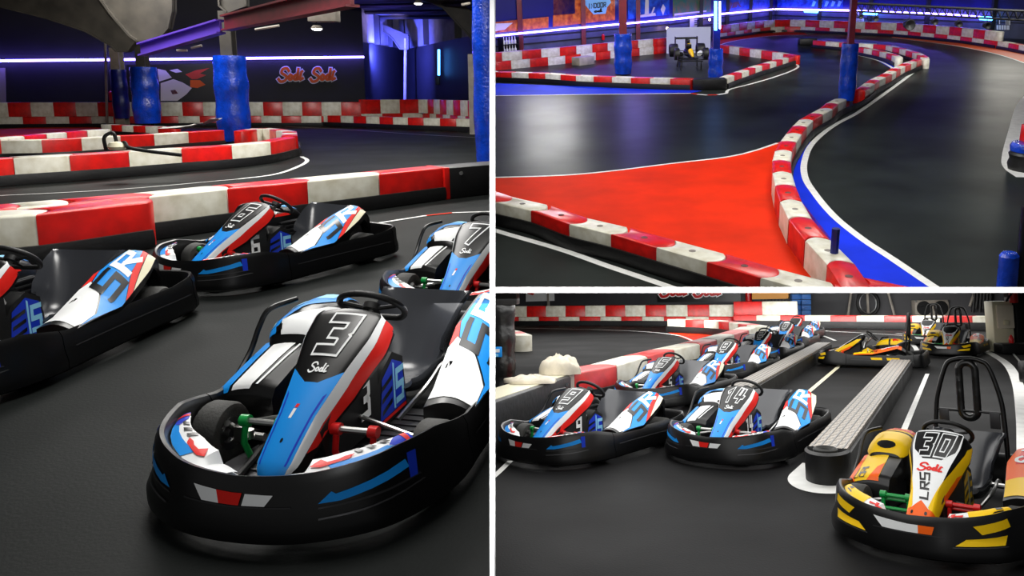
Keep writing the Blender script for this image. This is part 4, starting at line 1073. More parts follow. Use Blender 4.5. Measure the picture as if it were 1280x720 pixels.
# truss with hanging lamps
a, b = R2.at(1064, 4, 42), R2.at(1310, 15.5, 36); e = tag(empty('lighting_truss', R2, a), 'black lattice lighting truss across the top right of the track hall', 'truss')
d = b-a; n = Vector((-d.y, d.x, 0)).normalized()*.4; dn = Vector((0, 0, -.42))
for o_ in (Vector((0, 0, 0)), n, dn+n*.5): MB().tube([o_, d+o_], .055, 6).build('chord', BLKM, e)
m = MB(); N = 26
for i in range(N):
    p, q, r_ = d*(i/N), d*((i+.5)/N), d*((i+1)/N)
    m.tube([p, q+dn+n*.5], .024, 4).tube([q+dn+n*.5, r_], .024, 4).tube([p+n, q+dn+n*.5], .024, 4)
m.build('lattice', BLKM, e)
for x, sz, lab in ((1078, .16, 'first hanging stage lamp from the left under the truss'), (1099, .2, 'second hanging stage lamp from the left under the truss'), (1145, .36, 'largest stage lamp hanging under the middle of the truss'), (1178, .2, 'fourth hanging stage lamp from the left under the truss'), (1208, .22, 'fifth hanging stage lamp from the left under the truss'), (1242, .22, 'last stage lamp hanging at the right end of the truss')):
    f = (x-1064)/246; c = a+d*f+dn+Vector((0, -.1, -.05))
    g = tag(empty('stage_lamp', R2, c), lab, 'stage lamp', 'stage lamps under the truss')
    MB().lathe([(.001, sz*.9), (sz*.5, sz*.8), (sz*.6, 0), (sz*.75, -sz*.6), (sz*.7, -sz*.62), (.001, -sz*.3)], 'y', (0, 0, -sz*1.3), 14).build('can', BLKM, g); MB().tube([(0, 0, .1), (0, 0, -sz*.4), (sz*.8, 0, -sz*.7), (sz*.8, 0, -sz*1.3)], .02, 6).tube([(0, 0, -sz*.4), (-sz*.8, 0, -sz*.7), (-sz*.8, 0, -sz*1.3)], .02, 6).build('yoke', BLKM, g)
# show car on trestles before a white board
P = R2.fl(863, 87)
Pb = R2.fl(861, 66.5); q0, q1 = R2.at(833, 66, Pb.y), R2.at(888.5, 33.5, Pb.y)
e = tag(empty('display_board', R2, Vector((q0.x, q0.y, 0))), 'pale upright display board behind the show car', 'board'); MB().box(((q1.x-q0.x)/2, 0, q1.z/2), (q1.x-q0.x, .08, q1.z)).build('panel', mat('board_white', (190, 195, 215), .4), e)
for x in (.3, q1.x-q0.x-.3): MB().box((x, .2, .05), (.08, .7, .1)).build('foot', GREYM, e)
c = tag(empty('formula_car', R2, P), 'small black and yellow open-wheel show car on trestle legs', 'racing car')
m = MB(); rows = []
for y, w, z0, z1 in ((-.9, .04, .62, .72), (-.5, .09, .60, .78), (.0, .14, .58, .86), (.5, .24, .56, .98), (1.0, .26, .56, 1.02), (1.6, .18, .58, .95), (2.0, .10, .6, .85)):
    rows.append([Vector((w*math.cos(k*PI/5), y, (z0+z1)/2+(z1-z0)/2*math.sin(k*PI/5))) for k in range(10)])
m.loft(rows, cu=True, caps=True); m.build('body', BLK, c)
MB().tube([(0, -.85, .73), (0, -.4, .83), (0, .05, .92)], [.05, .10, .13], 10).build('nose_panel', YEL, c)
MB().box((0, .9, 1.1), (.26, .5, .25)).box((0, 1.1, 1.3), (.18, .3, .25)).build('air_box', BLK, c, bev=.05); MB().box((0, .75, 1.2), (.16, .05, .08)).build('mirror', YEL, c)
MB().box((0, -.85, .58), (1.5, .3, .03)).box((.74, -.85, .66), (.03, .35, .2)).box((-.74, -.85, .66), (.03, .35, .2)).build('front_wing', BLK, c); MB().box((0, 1.9, 1.42), (1.15, .3, .09)).box((.57, 1.9, 1.3), (.03, .4, .4)).box((-.57, 1.9, 1.3), (.03, .4, .4)).box((0, 1.9, 1.1), (.1, .1, .6)).build('rear_wing', BLKM, c)
for x, y, r_, w in ((.72, -.25, .30, .26), (-.72, -.25, .30, .26), (.70, 1.5, .34, .45), (-.70, 1.5, .34, .45)):
    t = tyre(w, r_).build('wheel', BLKM, c, loc=(x, y, .80+(r_-.3))); rim(w, r_).build('wheel_rim', GREYM, t); MB().tube([(0, y, .8), (x, y, .82)], .02, 6).build('axle', BLKM, c)
MB().tube([(.45, .2, .75), (.62, .9, .75)], .12, 8).build('side_pod', WHT, c); MB().tube([(-.45, .2, .75), (-.62, .9, .75)], .12, 8).build('side_pod', BLK, c)
for y in (-.3, 1.4):
    m = MB()
    g = tag(empty('trestle', R2, P+Vector((0, y, 0))), ('front' if y < 0 else 'rear')+' black trestle carrying the show car', 'trestle')
    MB().box((0, 0, .49), (1.3, .08, .06)).build('bar', BLKM, g)
    for x in (-.55, .55):
        for k in (-.2, .2): MB().tube([(x, 0, .47), (x*1.05, k, 0)], .022, 6).build('leg', BLKM, g)
c.matrix_world = c.matrix_world @ Matrix.Scale(1.12, 4)
o = tag(MB().lathe([(.001, -.13), (.1, -.13), (.22, -.1), (.24, 0), (.22, .1), (.1, .13), (.001, .13)], 'x', seg=18).build('loose_tyre', RUB, None, R2, loc=R2.fl(850, 77)+Vector((0, 0, .24)), rz=.6), 'loose black tyre on the floor left of the show car', 'tyre')
# ================================================================== HALL THREE (lower right): pit lane
floor(R3, 'floor_pit', -6, 40, 1.4, 70, ASPH3)
A3, B3 = R3.fl(560, 402), R3.fl(1390, 405)
wall(R3, 'wall_pit_back', A3, B3, 0, 4, WALLG)
wr = Vector((5.2, 2, 0)); struct(MB().prism([wr, Vector((B3.x, B3.y, 0)), Vector((B3.x, B3.y, 4)), Vector((wr.x, wr.y, 4))], (.2, 0, 0)).build('wall_pit_right', WALLG, None, R3))
for x in (686,): tag(sheet(R3, 'wall_post', A3, B3, [(x-1, 410), (x+1.2, 410), (x+1.2, 350), (x-1, 350)], STL if x < 700 else BLKM, .1), ('thin pale upright strip on the back wall beside the white sign' if x < 700 else 'thin dark upright strip on the back wall beside the orange machine'), 'strip')
e = tag(empty('wall_sign', R3), 'white sign with a red mark at the upper left of the pit hall', 'sign'); sheet(R3, 'panel', A3, B3, [(658, 377), (693, 376), (693, 350), (658, 350)], WHT, .06, e)
P, n = onwall(R3, A3, B3, [(660, 367), (667, 369), (670, 365), (664, 362)], .08, .0); MB().prism(P, n).build('mark', PRED, e)
e = tag(empty('wall_panel', R3), 'black wall panel with the lower edge of a red script logo', 'panel'); sheet(R3, 'panel', A3, B3, [(822, 378), (926, 377), (926, 345), (822, 345)], STB, .05, e)
for x in (826, 868): marks(R3, A3, B3, (x, 371), (x+16, 370.5), (x+1, 355), logo(.34), WHT, 'logo_edge', e, .08); marks(R3, A3, B3, (x, 371), (x+16, 370.5), (x+1, 355), logo(.2), PRED, 'logo', e, .10)
fw = 'pit-hall back-wall double barrier'
f0 = [R3.fl(x, y) for x, y in ((600, 407.5), (760, 407.5), (915, 408.5))]
barrier(R3, fw, f0, 1.0, 1, 0, .42, .5, belt=.24, row='lower row of '); barrier(R3, fw, [f0[0]+(f0[1]-f0[0]).normalized()*.5]+f0[1:], 1.0, 0, .43, .50, .5, belt=0, row='upper row of ')
f1 = [R3.fl(x, y) for x, y in ((917, 409), (1100, 411.5), (1256, 413.5))]
fs_ = 'single barrier right along pit-hall back wall'
barrier(R3, fs_, f1, 1.0, 0, 0, .5, .5, belt=.28)
g0, g1 = R3.fl(917, 409), R3.fl(990, 410); dd = (g1-g0).normalized(); g0 = g0+Vector((-dd.y, dd.x, 0))*.06; g1 = g1+Vector((-dd.y, dd.x, 0))*.06
barrier(R3, 'upper blocks before orange machine', [g0, g1], 1.0, 0, .51, .55, .42, belt=0)
# far loop and near barrier
fl_ = [R3.fl(x, y, .5) for x, y in ((834, 399), (856, 399.7), (877, 400.3), (895, 401.2), (912, 403), (928, 405.2), (944, 408))]
barrier(R3, 'far limb of pit barrier loop', fl_, .95, 1, 0, .5, .45, belt=.24)
nb3 = 'near pit barrier beside blue karts'
nb = [R3.fl(x, y, .5) for x, y in ((712, 469), (718, 467), (771, 457), (809.5, 445.6), (843, 437.5), (875, 430), (896, 424.5), (918, 418), (936, 412.5), (946, 408.5))]
barrier(R3, nb3, nb, 1, 1, 0, .5, .5, exact=True, belt=.22)
bl = [R3.fl(x, y, .5) for x, y in ((590, 511), (650, 492), (711, 469.5))]
a, b = Vector((bl[0].x, bl[0].y, 0)), Vector((bl[2].x, bl[2].y, 0)); d = (b-a).normalized(); n = Vector((-d.y, d.x, 0))
e = tag(empty('rubber_barrier', R3, a), 'long black rubber barrier box at the left below the white cloths', 'barrier'); MB().prism([a-a-n*.04, b-a-n*.04, b-a+n*.5, n*.5], (0, 0, .5)).build('box', BELT, e, bev=.03)
MB().prism([n*.04, b-a+n*.04, b-a+n*.46, n*.46], (0, 0, .506)).build('top_board', CRM, e); MB().lathe([(.001, -.02), (.025, -.02), (.025, .01), (.001, .01)], 'y', (b-a)*.93-n*.045+Vector((0, 0, .4)), 10).build('bolt', STEEL, e)
il = [R3.fl(x, y, .5) for x, y in ((560, 404), (600, 408), (630, 412), (643, 417))]
barrier(R3, 'island end behind black pillar', il, 1.0, 0, 0, .45, .5, belt=.2); line(R3, [(600, 441), (640, 438), (656, 430), (654, 424)], .12)
# cloths on the barrier
CLOTH = mat('cream_cloth', (232, 222, 202), .8, var=.12, vscale=6)
def cloth(c, rx, ry, h, seed, label, fr=7):
    rows = []
    for j in range(15):
        f = j/14; r = math.sin(min(1, f*1.02)*PI/2)
        rows.append([])
        for i in range(40):
            an = 2*PI*i/40; q = Vector((math.cos(an)*r*2, math.sin(an)*r*2, seed))
            k = 1+.22*noise.noise(q*1.1)+.05*math.sin(an*fr+f*4+2*noise.noise(q))
            z = h*math.cos(f*PI/2)**.7*(1+.30*noise.noise(q*1.6+Vector((3, 1, 0))))+.010*math.sin(round(fr*1.6)*an+f*7+seed)
            rows[-1].append(Vector((rx*r*k*math.cos(an), ry*r*k*math.sin(an), max(.0, z) if f < 1 else 0)))
    return tag(MB().loft(rows, cu=True, caps=True).build('cloth', CLOTH, None, R3, loc=c, sharp=70), label, 'cloth', 'cream cloths on the black barrier')
cloth(R3.fl(699, 467, .51), .30, .22, .25, 3.1, 'crumpled cream cloth heaped high on the black barrier end')
cloth(R3.fl(664, 478, .51), .34, .20, .09, 8.7, 'flat folded cream cloth lying left of the heaped cloth', 4)
P = R3.fl(627, 500); e = tag(empty('padded_pillar', R3, P), 'black padded pillar at the left edge of the pit hall', 'pillar')
r0 = 17*P.y/F; prof = [(.001, .0)]+[(r0*(1+.18*math.sin(k*1.1)*.3+.05*(k < 3)), 1.5*k/20) for k in range(21)]+[(.001, 1.5)]
MB().lathe(prof, 'z', seg=22).build('padding', PADK, e)
MB().box((0, 0, 1.62), (r0*2.5, r0*2.2, .26)).build('cap', BLKM, e, bev=.02)
q = R3.at(621, 440, P.y-r0*1.02)-P; MB().box(q, (.16, .02, .16)).build('label_plate', BLU, e, bev=.01); MB().box(q+Vector((.0, -.012, .02)), (.09, .012, .05)).build('label_print', WHT, e); MB().box(q+Vector((.0, -.012, -.05)), (.05, .012, .04)).build('label_print', CHQ, e)
# walkways with tread-plate tops
TREAD = bpy.data.materials.new('tread_plate'); TREAD.use_nodes = True
_t = TREAD.node_tree; _b = _t.nodes['Principled BSDF']; _b.inputs['Base Color'].default_value = lin((168, 160, 152)); _b.inputs['Metallic'].default_value = .6; _b.inputs['Roughness'].default_value = .42
_tc = _t.nodes.new('ShaderNodeTexCoord'); _mp = _t.nodes.new('ShaderNodeMapping'); _mp.inputs['Scale'].default_value = (22, 22, 22); _ck = _t.nodes.new('ShaderNodeTexChecker'); _ck.inputs['Scale'].default_value = 1.0
_bp = _t.nodes.new('ShaderNodeBump'); _bp.inputs['Strength'].default_value = .6; _bp.inputs['Distance'].default_value = .02
_ck.inputs['Color1'].default_value = lin((186, 178, 168)); _ck.inputs['Color2'].default_value = lin((138, 131, 122)); _t.links.new(_ck.outputs['Color'], _b.inputs['Base Color']); _t.links.new(_tc.outputs['Object'], _mp.inputs['Vector']); _t.links.new(_mp.outputs['Vector'], _ck.inputs['Vector']); _t.links.new(_ck.outputs['Fac'], _bp.inputs['Height']); _t.links.new(_bp.outputs['Normal'], _b.inputs['Normal'])
def walkway(pl, pr, qr, ql, h, label, cap=True):
    nl, nr, fr_, fl2 = [R3.fl(x, y, h) for x, y in (pl, pr, qr, ql)]
    o = nl.copy(); o.z = 0; e = tag(empty('walkway', R3, o), label, 'walkway')
    ax = ((fr_+fl2)/2-(nl+nr)/2); L = Vector((ax.x, ax.y, 0)).length; ax = Vector((ax.x, ax.y, 0)).normalized(); sx = Vector((ax.y, -ax.x, 0))
    c = (nl+nr)/2; w = abs((nr-nl).dot(sx))/2; c = Vector((c.x, c.y, 0))-o
    w2 = abs((fr_-fl2).dot(sx))/2; wm = (w+w2)/2
    def pt(a, s, z): return c+ax*a+sx*s+Vector((0, 0, z))
    MB().prism([pt(0, -wm, h-.03), pt(0, wm, h-.03), pt(L, wm, h-.03), pt(L, -wm, h-.03)], (0, 0, .03)).build('tread_top', TREAD, e)
    MB().prism([pt(0, -wm-.03, .0), pt(0, wm+.03, .0), pt(L, wm+.03, .0), pt(L, -wm-.03, .0)], (0, 0, h-.035)).build('side_skirt', BELT, e)
    m = MB()
    for k in range(5): m.prism([pt(0, -wm*.8+wm*.4*k-.006, h), pt(0, -wm*.8+wm*.4*k+.006, h), pt(L, -wm*.8+wm*.4*k+.006, h), pt(L, -wm*.8+wm*.4*k-.006, h)], (0, 0, .005))
    m.build('tread_rib', ALU, e)
    if cap:
        m = MB(); out = [(pt(-(wm+.03)*math.sin(t)*1.45-.0, -(wm+.03)*math.cos(t), 0)) for t in [PI*k/16 for k in range(17)]]
        rows = [[p for p in out], [p+Vector((0, 0, h-.02)) for p in out], [p.lerp(pt(-.0, 0, 0), .12)+Vector((0, 0, h)) for p in out], [p.lerp(pt(-.06, 0, 0), .2)+Vector((0, 0, h-.05)) for p in out]]
        m.loft(rows, cu=True, caps=True); m.build('rounded_end', BELT, e)
        cc = pt(-wm*.72, 0, h-.02); MB().lathe([(wm*.36, -.02), (wm*.62, -.02), (wm*.64, .03), (wm*.5, .045), (wm*.36, .02)], 'z', cc, 24).build('tyre_ring', RUB, e)
    return e, c+o, ax, sx, wm, L
_, c, ax, sx, wm, L = walkway((1013, 558), (1056, 560.5), (1139, 450), (1113, 449), .27, 'long tread-plate walkway beside the yellow kart with rounded black end')
pts = [c+ax*(-.42+.02)+sx*0]
m = MB(); ring_ = [c+ax*(-(wm+.20)*math.sin(t)*1.5)+sx*(-(wm+.18)*math.cos(t)) for t in [PI*k/20 for k in range(21)]]; ring_ += [c+ax*.5+sx*(wm+.16), c+ax*.5-sx*(wm+.16)]
struct(m.flat([p+Vector((0, 0, .005)) for p in ring_]).build('floor_white_patch', LINE, None, R3), 'white painted patch round the rounded walkway end')
line(R3, None, .07, pts=[c+ax*.5+sx*(wm+.28), c+ax*L*.5+sx*(wm+.28), c+ax*(L+.1)+sx*(wm+.28)])
_, c, ax, sx, wm, L = walkway((906, 484), (940, 484), (1037, 428), (1022, 428), .27, 'long tread-plate walkway behind the row of blue karts', False)
line(R3, None, .08, pts=[c+ax*1.0+sx*(wm+.55), c+ax*L*.5+sx*(wm+.55), c+ax*L*.95+sx*(wm+.55)], label='yellowish white line right of the far walkway', m=CRM)
# floor paint
poly(R3, 'floor_red_paint', [(834, 415.5), (870, 416), (896, 419), (886, 424), (866, 427.5), (845, 419)], REDF)
line(R3, [(600, 409.5), (735, 412), (800, 414.5), (845, 419), (868, 427)], .10)
line(R3, [(1013, 413), (1097, 417.5), (1150, 422), (1190, 430)], .10); line(R3, [(1013, 417), (1030, 420.5), (1044, 426)], .10)
line(R3, [(1222, 434), (1245, 446), (1261, 458), (1272, 480), (1279, 520), (1283, 570)], .17)
line(R3, [(1266, 442), (1290, 470)], .05)
line(R3, [(1122, 425), (1140, 431), (1147, 441), (1146, 452)], .12); line(R3, [(585, 622), (618, 596), (638, 577)], .06)
line(R3, [(1120, 417), (1180, 423)], .10)
# back wall things
e = tag(empty('orange_machine', R3, R3.wall(A3, B3, 965, 405, .5)), 'orange boxy machine with a dark fringe behind the red blocks', 'machine')
P, n = onwall(R3, A3, B3, [(943, 374), (988, 373), (988, 350), (943, 350)], .5, .05); o0 = e.matrix_world.inverted() @ R3.M
MB().prism([o0 @ p for p in P], n).build('body', mat('amber_panel', (226, 150, 20), .4), e)
for k in range(8):
    P, n = onwall(R3, A3, B3, [(951+k*4.2, 377.5), (953.5+k*4.2, 377.5), (953.5+k*4.2, 374), (951+k*4.2, 374)], .04, .5); MB().prism([o0 @ p for p in P], n).build('fringe', BLKM, e)
P = R3.wall(A3, B3, 936, 380, .2)
e = tag(empty('fire_extinguisher', R3, P), 'red extinguisher on the back wall left of the orange machine', 'extinguisher'); MB().lathe([(.001, 0), (.14, 0), (.15, .05), (.15, .55), (.05, .65), (.001, .65)], 'z', seg=14).build('cylinder', PRED, e); MB().tube([(0, 0, .65), (0, 0, .75), (.08, -.03, .7)], .03, 6).build('valve', BLKM, e)
CRATE = mat('crate_blue', (48, 112, 190), .45)
for r_ in range(4):
    for k in range(2):
        P = R3.wall(A3, B3, 994.5+k*12.3, 394.5-r_*6.8, .5); m = MB(); w = 11.2*P.y/F; h = 6.4*P.y/F
        m.box((0, 0, h/2), (w, .4, h*.94))
        for q in range(3): m.box((0, -.21, h*(.2+.28*q)), (w*.94, .03, h*.12))
        tag(m.build('crate', CRATE, None, R3, loc=P, bev=.01), f'blue plastic crate, {("bottom", "second from bottom", "third from bottom", "top")[r_]} of the {("left", "right")[k]} crate stack', 'crate', 'blue crates by the back wall')
P = R3.wall(A3, B3, 1085, 379, .4); e = tag(empty('hoop_wheel', R3, P), 'upright black hoop leaning on the back wall between two pale poles', 'wheel')
rr = 13*P.y/F
MB().tube([(rr*math.cos(t), 0, rr*1.15*math.sin(t)) for t in [2*PI*k/36 for k in range(36)]], .07, 10, True).build('rim', BLKM, e); MB().tube([(rr*.8*math.cos(t), .02, rr*.95*math.sin(t)) for t in [2*PI*k/36 for k in range(36)]], .025, 8, True).build('inner_ring', ALU, e)
MB().box((0, .05, .0), (.09, .08, rr*2.2)).build('bar', STL, e)
for (x0, y0, x1, y1), lab in (((1060, 394, 1066, 350), 'pale thin pole leaning left of the black hoop'), ((1118, 394, 1106, 350), 'pale slotted pole leaning right of the black hoop'), ((1212, 383, 1223, 352), 'pale pole leaning on the wall above the far yellow karts')):
    a, b = R3.wall(A3, B3, x0, y0, .35), R3.wall(A3, B3, x1, y1, .15); tag(MB().tube([a, b], .055, 6).build('pole', STL, None, R3), lab, 'pole')
P = R3.wall(A3, B3, 1166, 395, .45); e = tag(empty('fan_unit', R3, P), 'grey double fan unit with two round black openings above the barrier', 'fan unit')
w = 21*P.y/F; h = 19.5*P.y/F
MB().box((0, .2, h/2), (w*2, .4, h)).build('housing', STL, e, bev=.02)
for s in (-1, 1):
    f_ = MB().lathe([(.001, 0), (w*.40, 0), (w*.42, -.03), (w*.42, .02)], 'y', (s*w*.5, -.012, h*.5), 28).build('fan_opening', BLKM, e); MB().tube([(s*w*.5-w*.25, -.05, h*.6), (s*w*.5, -.06, h*.68), (s*w*.5+w*.25, -.05, h*.6)], .02, 6).build('blade', GREYM, f_)
    for k in (-1, 1): MB().lathe([(.001, -.02), (.04, -.02), (.04, 0), (.001, 0)], 'y', (s*w*.96, -.01, h*.5+k*h*.44), 8).build('bolt', STEEL, e)
e = tag(empty('rolled_net', R3), 'dark folded net hanging on the back wall right of the leaning pole', 'net')
m = MB()
for k in range(6): m.tube([R3.wall(A3, B3, 1219+k*4, 352, .3), R3.wall(A3, B3, 1216+k*4.2, 390-(k % 2)*4, .25)], .06, 6)
m.build('net', BLKM, e)
# right-hand corner
P = R3.fl(1257, 440); s = P.y/F
e = tag(empty('white_cabinet', R3, P), 'cream plastic cabinet with a moulded door at the right of the pit hall', 'cabinet')
MB().box((0, .2, 31*s), (25*s, .4, 62*s)).build('body', CRM, e, bev=.02); MB().box((2*s, -.02, 43*s), (21*s, .06, 29*s)).build('door', mat('cream_plastic', (238, 228, 206), .4), e, bev=.02); MB().box((2*s, -.06, 36*s), (6*s, .05, 6*s)).build('handle', CRM, e, bev=.01)
MB().lathe([(.001, 0), (2.8*s, 0), (3.2*s, 4*s), (2*s, 8*s), (.4*s, 10*s), (.001, 10*s)], 'z', (-1.5*s, -.3, 12*s), 10).build('red_bag', PRED, e) if False else None
o = tag(MB().lathe([(.001, 0), (2.6*s, 0), (3.2*s, 4*s), (2*s, 8*s), (.4*s, 10*s), (.001, 10*s)], 'z', seg=10).build('bottle', PRED, None, R3, loc=P+Vector((-.0*s, -.3, 12*s))), 'small red bottle on the black base in front of the cabinet', 'bottle')
tag(MB().box((6*s, -.32, 6*s), (48*s, .42, 12*s)).build('rubber_end', BELT, None, R3, loc=P, bev=.04), 'black rubber base at the foot of the cream cabinet', 'end block')
tag(MB().box((23*s, .2, 45*s), (17*s, .5, 90*s)).build('black_column', BLKM, None, R3, loc=P, bev=.02), 'black column at the right edge beside the cream cabinet', 'column')
e = tag(empty('fire_extinguisher', R3, P+Vector((12*s, -.1, 60*s))), 'red extinguisher above the cream cabinet at the right edge', 'extinguisher'); MB().lathe([(.001, 0), (4.5*s, 0), (5*s, 2*s), (5*s, 22*s), (2*s, 25*s), (.001, 25*s)], 'z', seg=14).build('cylinder', PRED, e); MB().tube([(0, -.02, 14*s), (-8*s, -.1, 8*s), (-12*s, -.1, 2*s)], 1.2*s, 8).build('hose', BLKM, e)
P = R3.fl(1284, 478); tag(MB().lathe([(.001, 0), (.11, 0), (.12, .05), (.12, .32), (.10, .36), (.001, .37)], 'z', seg=16).build('bollard', PADK, None, R3, loc=P), 'short dark bollard at the right edge near the white curve', 'bollard')
# ================================================================== the karts
KARTS = [
 ('blue', R1, -1.10, 3.64, 169, '3', 'white, blue and black kart with a big outlined 3 on its nose, nearest kart'),
 ('blue', R1, -3.03, 7.16, 152, '6', 'blue and white kart number 6 standing sideways before the near barrier'),
 ('blue', R1, -3.73, 4.75, 176, '5', 'blue and white kart cut by the left edge, its nose out of view'),
 ('blue', R1, -.83, 6.10, 165, '7', 'blue and white kart with an outlined 7 on its nose behind kart 3'),
 ('yellow', R3, 2.60, 5.78, 142, '30', 'yellow and white kart number 30 with a tall black head-rest frame, nearest yellow one'),
 ('blue', R3, 1.64, 8.42, 147, '14', 'blue and white kart number 14 beside the rounded walkway end'),
 ('blue', R3, -.07, 8.52, 141, '9', 'blue and white kart number 9 next to the black barrier box'),
 ('blue', R3, 1.22, 12.0, 144, '5', 'blue and white kart in the row directly behind kart 9'),
 ('blue', R3, 2.68, 15.05, 147, '8', 'third blue and white kart of the row going back from kart 9'),
 ('blue', R3, 4.08, 18.3, 148, '2', 'fourth blue and white kart of the row going back from kart 9'),
 ('blue', R3, 5.50, 21.75, 150, '6', 'fifth and last fully shown blue and white kart of the row from kart 9'),
 ('blue', R3, 6.6, 24.9, 150, '', 'farthest blue and white kart, mostly hidden at the end of the row'),
 ('yellow', R3, 5.88, 16.35, 60, '', 'black and yellow kart seen from its side between the two walkways'),
 ('yellow', R3, 8.76, 18.8, 144, '', 'yellow and white kart facing forward near the cream cabinet'),
 ('yellow', R3, 9.6, 22.0, 146, '', 'yellow kart mostly hidden behind the forward-facing yellow kart'),
]
proto = {}; numbers = []
for kind, R, u, v, deg, no, lab in KARTS:
    th = math.radians(deg)
    if kind not in proto: k, _ = make_kart(kind, R, (u, v, 0), th); proto[kind] = k
    else: k = copy_thing(proto[kind], R, (u, v, 0), th)
    tag(k, lab, 'go-kart', ('blue and white karts', 'yellow karts')[kind == 'yellow'])
    numbers.append((k, no, kind))
for k, no, kind in numbers:
    if no: side_number(no, k, kind == 'blue')
# ================================================================== partition, deck and their white front edges
def ray_pt(x, y, dist): return EYE+Vector(((x-PX)/F, 1, -(y-PY)/F))*dist
D0, D1 = 1.2, 75.0
def sheetbox(p, q, far_p, far_q, t, name, m):      # plank between two sight lines, thickness vector t
    vs = [p, q, far_q, far_p]
    return struct(MB().prism([v-t/2 for v in vs], t).build(name, m))
tx = Vector((5.9/F*D0, 0, 0)); tz = Vector((0, 0, 6.0/F*D0))
n_v = Vector((1, -(615-PX)/F, 0)).normalized()
e1 = 1.215
sheetbox(ray_pt(615.1, -40, e1), ray_pt(615.1, 770, e1), ray_pt(615.1, -40, D1), ray_pt(615.1, 770, D1), tx*.96, 'wall_partition', BOARD)
sheetbox(ray_pt(615.1, 362.9, e1), ray_pt(1340, 362.9, e1), ray_pt(615.1, 362.9, D1), ray_pt(1340, 362.9, D1), tz*.96, 'floor_deck', BOARD)
m = MB(); a = ray_pt(615.1, -40, D0); b = ray_pt(615.1, 770, D0)
struct(m.prism([a-tx/2, a+tx/2, b+tx/2, b-tx/2], (0, .014, 0)).build('trim_1', EDGE), 'white front edge of the upright partition')
m = MB(); a = ray_pt(618, 362.9, D0); b = ray_pt(1340, 362.9, D0)
struct(m.prism([a-tz/2, b-tz/2, b+tz/2, a+tz/2], (0, .014, 0)).build('trim_2', EDGE), 'white front edge of the deck between the two right-hand halls')
# ================================================================== everything stops at the partition and at the deck
bpy.context.view_layer.update()
def cut(x0, y0, dx, dy):
    """plane through the eye and an image line; outside is positive"""
    a = Vector(((x0-PX)/F, 1, -(y0-PY)/F)); b = Vector(((x0+dx-PX)/F, 1, -(y0+dy-PY)/F))
    return a.cross(b).normalized()
nv = Vector((1, -(613.0-PX)/F, 0)).normalized(); nr = -Vector((1, -(617.4-PX)/F, 0)).normalized()
nd = -Vector((0, (360.6-PY)/F, 1)).normalized(); nu = Vector((0, (365.3-PY)/F, 1)).normalized()
CUTS = {id(R1): [nv], id(R2): [nr, nd], id(R3): [nr, nu]}
def rootof(o):
    while o.parent: o = o.parent
    return o
for o in list(scene.objects):
    if o.type != 'MESH': continue
    R = ROOMOF.get(rootof(o).name)
    if R is None: continue
    for n in CUTS[id(R)]:
        if not o.data or not len(o.data.vertices): break
        ds = [(o.matrix_world @ v.co-EYE).dot(n) for v in o.data.vertices]
        if max(ds) <= 0: continue
        if min(ds) >= -1e-4: o.data = bpy.data.meshes.new('none'); break
        inv = o.matrix_world.inverted(); co = inv @ EYE
        no = (o.matrix_world.to_3x3().transposed() @ n).normalized()
        me = o.data.copy(); bm = bmesh.new(); bm.from_mesh(me)
        bmesh.ops.bisect_plane(bm, geom=bm.verts[:]+bm.edges[:]+bm.faces[:], plane_co=co, plane_no=no, clear_outer=True)
        es = [e for e in bm.edges if e.is_boundary and all(abs((v.co-co).dot(no)) < 1e-4 for v in e.verts)]
        try: bmesh.ops.holes_fill(bm, edges=es, sides=0)
        except Exception: pass
        bm.to_mesh(me); bm.free(); me.set_sharp_from_angle(angle=math.radians(38)); o.data = me
for o in [o for o in scene.objects if o.type == 'MESH' and not len(o.data.vertices) and not o.children]: bpy.data.objects.remove(o)
for _ in range(2):
    for o in [o for o in scene.objects if o.type == 'EMPTY' and not o.children]: bpy.data.objects.remove(o)
# ================================================================== light
w = bpy.data.worlds.new('world'); scene.world = w; w.use_nodes = True
w.node_tree.nodes['Background'].inputs[0].default_value = (1, 1, 1, 1); w.node_tree.nodes['Background'].inputs[1].default_value = .20
vs = scene.view_settings; vs.view_transform = 'Standard'; vs.look = 'None'; vs.gamma = 1; vs.exposure = 0; vs.use_curve_mapping = False
lamp(None, 'front_fill', EYE+Vector((-.10, -.15, .15)), ray_pt(700, 360, 4), .3, 6)  # fill light added beside the eye for the white edges and near karts
lamp(None, 'edge_fill_top', ray_pt(790, -62, .86), ray_pt(790, 330, 1.2), .95, 5, (1, 1, 1), .04, 110)  # added above the frame to whiten the partition and deck edges
lamp(None, 'edge_fill_bottom', ray_pt(790, 790, .86), ray_pt(790, 470, 1.2), .95, 7, (1, 1, 1), .04, 110)  # its added counterpart below the frame
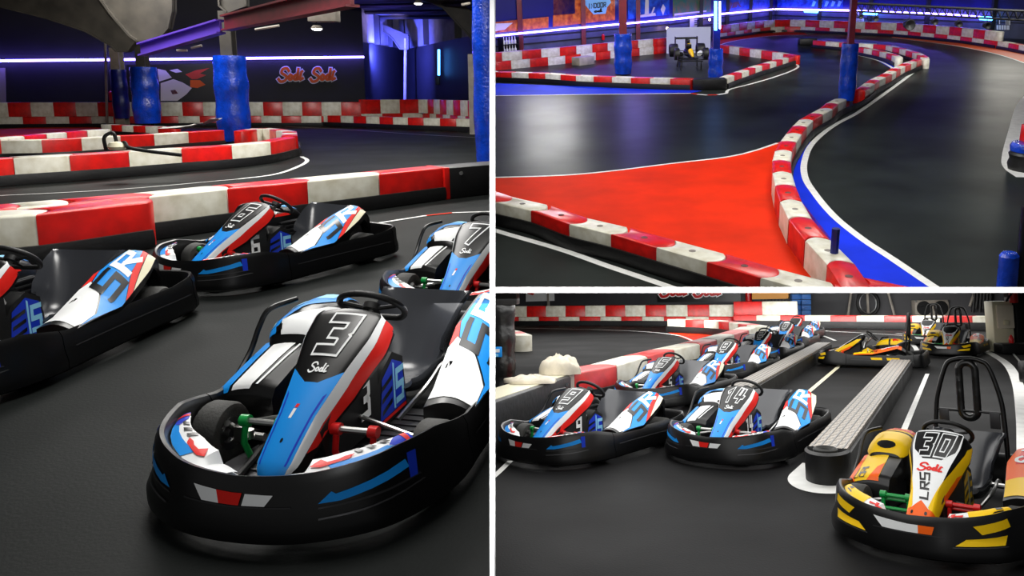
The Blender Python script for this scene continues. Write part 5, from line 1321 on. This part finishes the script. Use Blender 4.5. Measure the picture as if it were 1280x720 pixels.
# left hall
lamp(R1, 'hall_lamp', (-1.5, 4.6, 5.0), (-1.5, 4.6, 0), 2.2, 230, (1, .98, .94))
lamp(R1, 'hall_lamp', (-4.5, 9.5, 5.5), (-4.5, 9.5, 0), 2.5, 420, (1, .98, .94))
lamp(R1, 'hall_lamp', (-6, 16, 6.5), (-6, 17, 0), 3, 700, (1, .97, .92))
lamp(R1, 'hall_lamp', (-14, 23, 7), (-14, 24, 0), 4, 1000, (1, .97, .92))
lamp(R1, 'hall_lamp', (-6, 30, 8), (-6, 32, 0), 4, 1500, (1, .97, .92))
lamp(R1, 'violet_wash', R1.at(480, 20, 46), R1.at(520, 45, 54), 1, 170, (.4, .33, 1))
lamp(R1, 'blue_lamp', R1.at(474, 68, 47), R1.at(500, 76, 54), .5, 2200, (.08, .1, 1))
# track hall
for u, v, z, p in ((-.5, 12.5, 7, 300), (6, 13, 7, 300), (-3, 20, 8, 560), (6, 20, 8, 560), (-4, 34, 8.5, 1300), (10, 35, 8.5, 1600), (20, 36, 8.5, 1600)):
    lamp(R2, 'hall_lamp', (u, v, z), (u, v+(.5 if v < 30 else 14), 0), 3, p, (1, .99, .95))
# pit hall: area lamps added close under the deck, in place of overhead lights
for v0, v1, p in ((3.0, 6.2, 62), (6.5, 10, 165), (11, 17, 380), (18, 32, 1100)):
    vm = (v0+v1)/2; P = R3.at(930, 372, vm)
    lamp(R3, 'deck_fill', P, (P.x, P.y, 0), vm*.8, p, (1, .99, .97), (v1-v0)*.8)
P = R3.at(700, 373, 11.5); lamp(R3, 'deck_fill', P, (P.x, P.y, 0), 2.2, 60, (1, .99, .97), 4)  # extra fill added for the dim cloths at the left
P = R3.at(930, 371, 27); lamp(R3, 'back_wall_fill', (P.x, P.y, P.z-.12), (P.x, 36, .6), 14, 520, (1, .99, .97), .2)  # unseen lamp added to lift the dark back wall
lamp(R2, 'gantry_lamp', (-2.3, 43, 4.1), R2.fl(690, 172), 3, 300, (1, 1, .96), .6); lamp(R2, 'gantry_lamp', (29.5, 53.8, 4.2), R2.fl(1258, 134), 3, 170, (1, .96, .85), .5)
P = R2.fl(790, 82); lamp(R2, 'violet_wash', (P.x, P.y, 5.5), (P.x, P.y, 0), 1, 500, (.35, .28, 1))  # added overhead to strengthen the neon's violet on the display floor
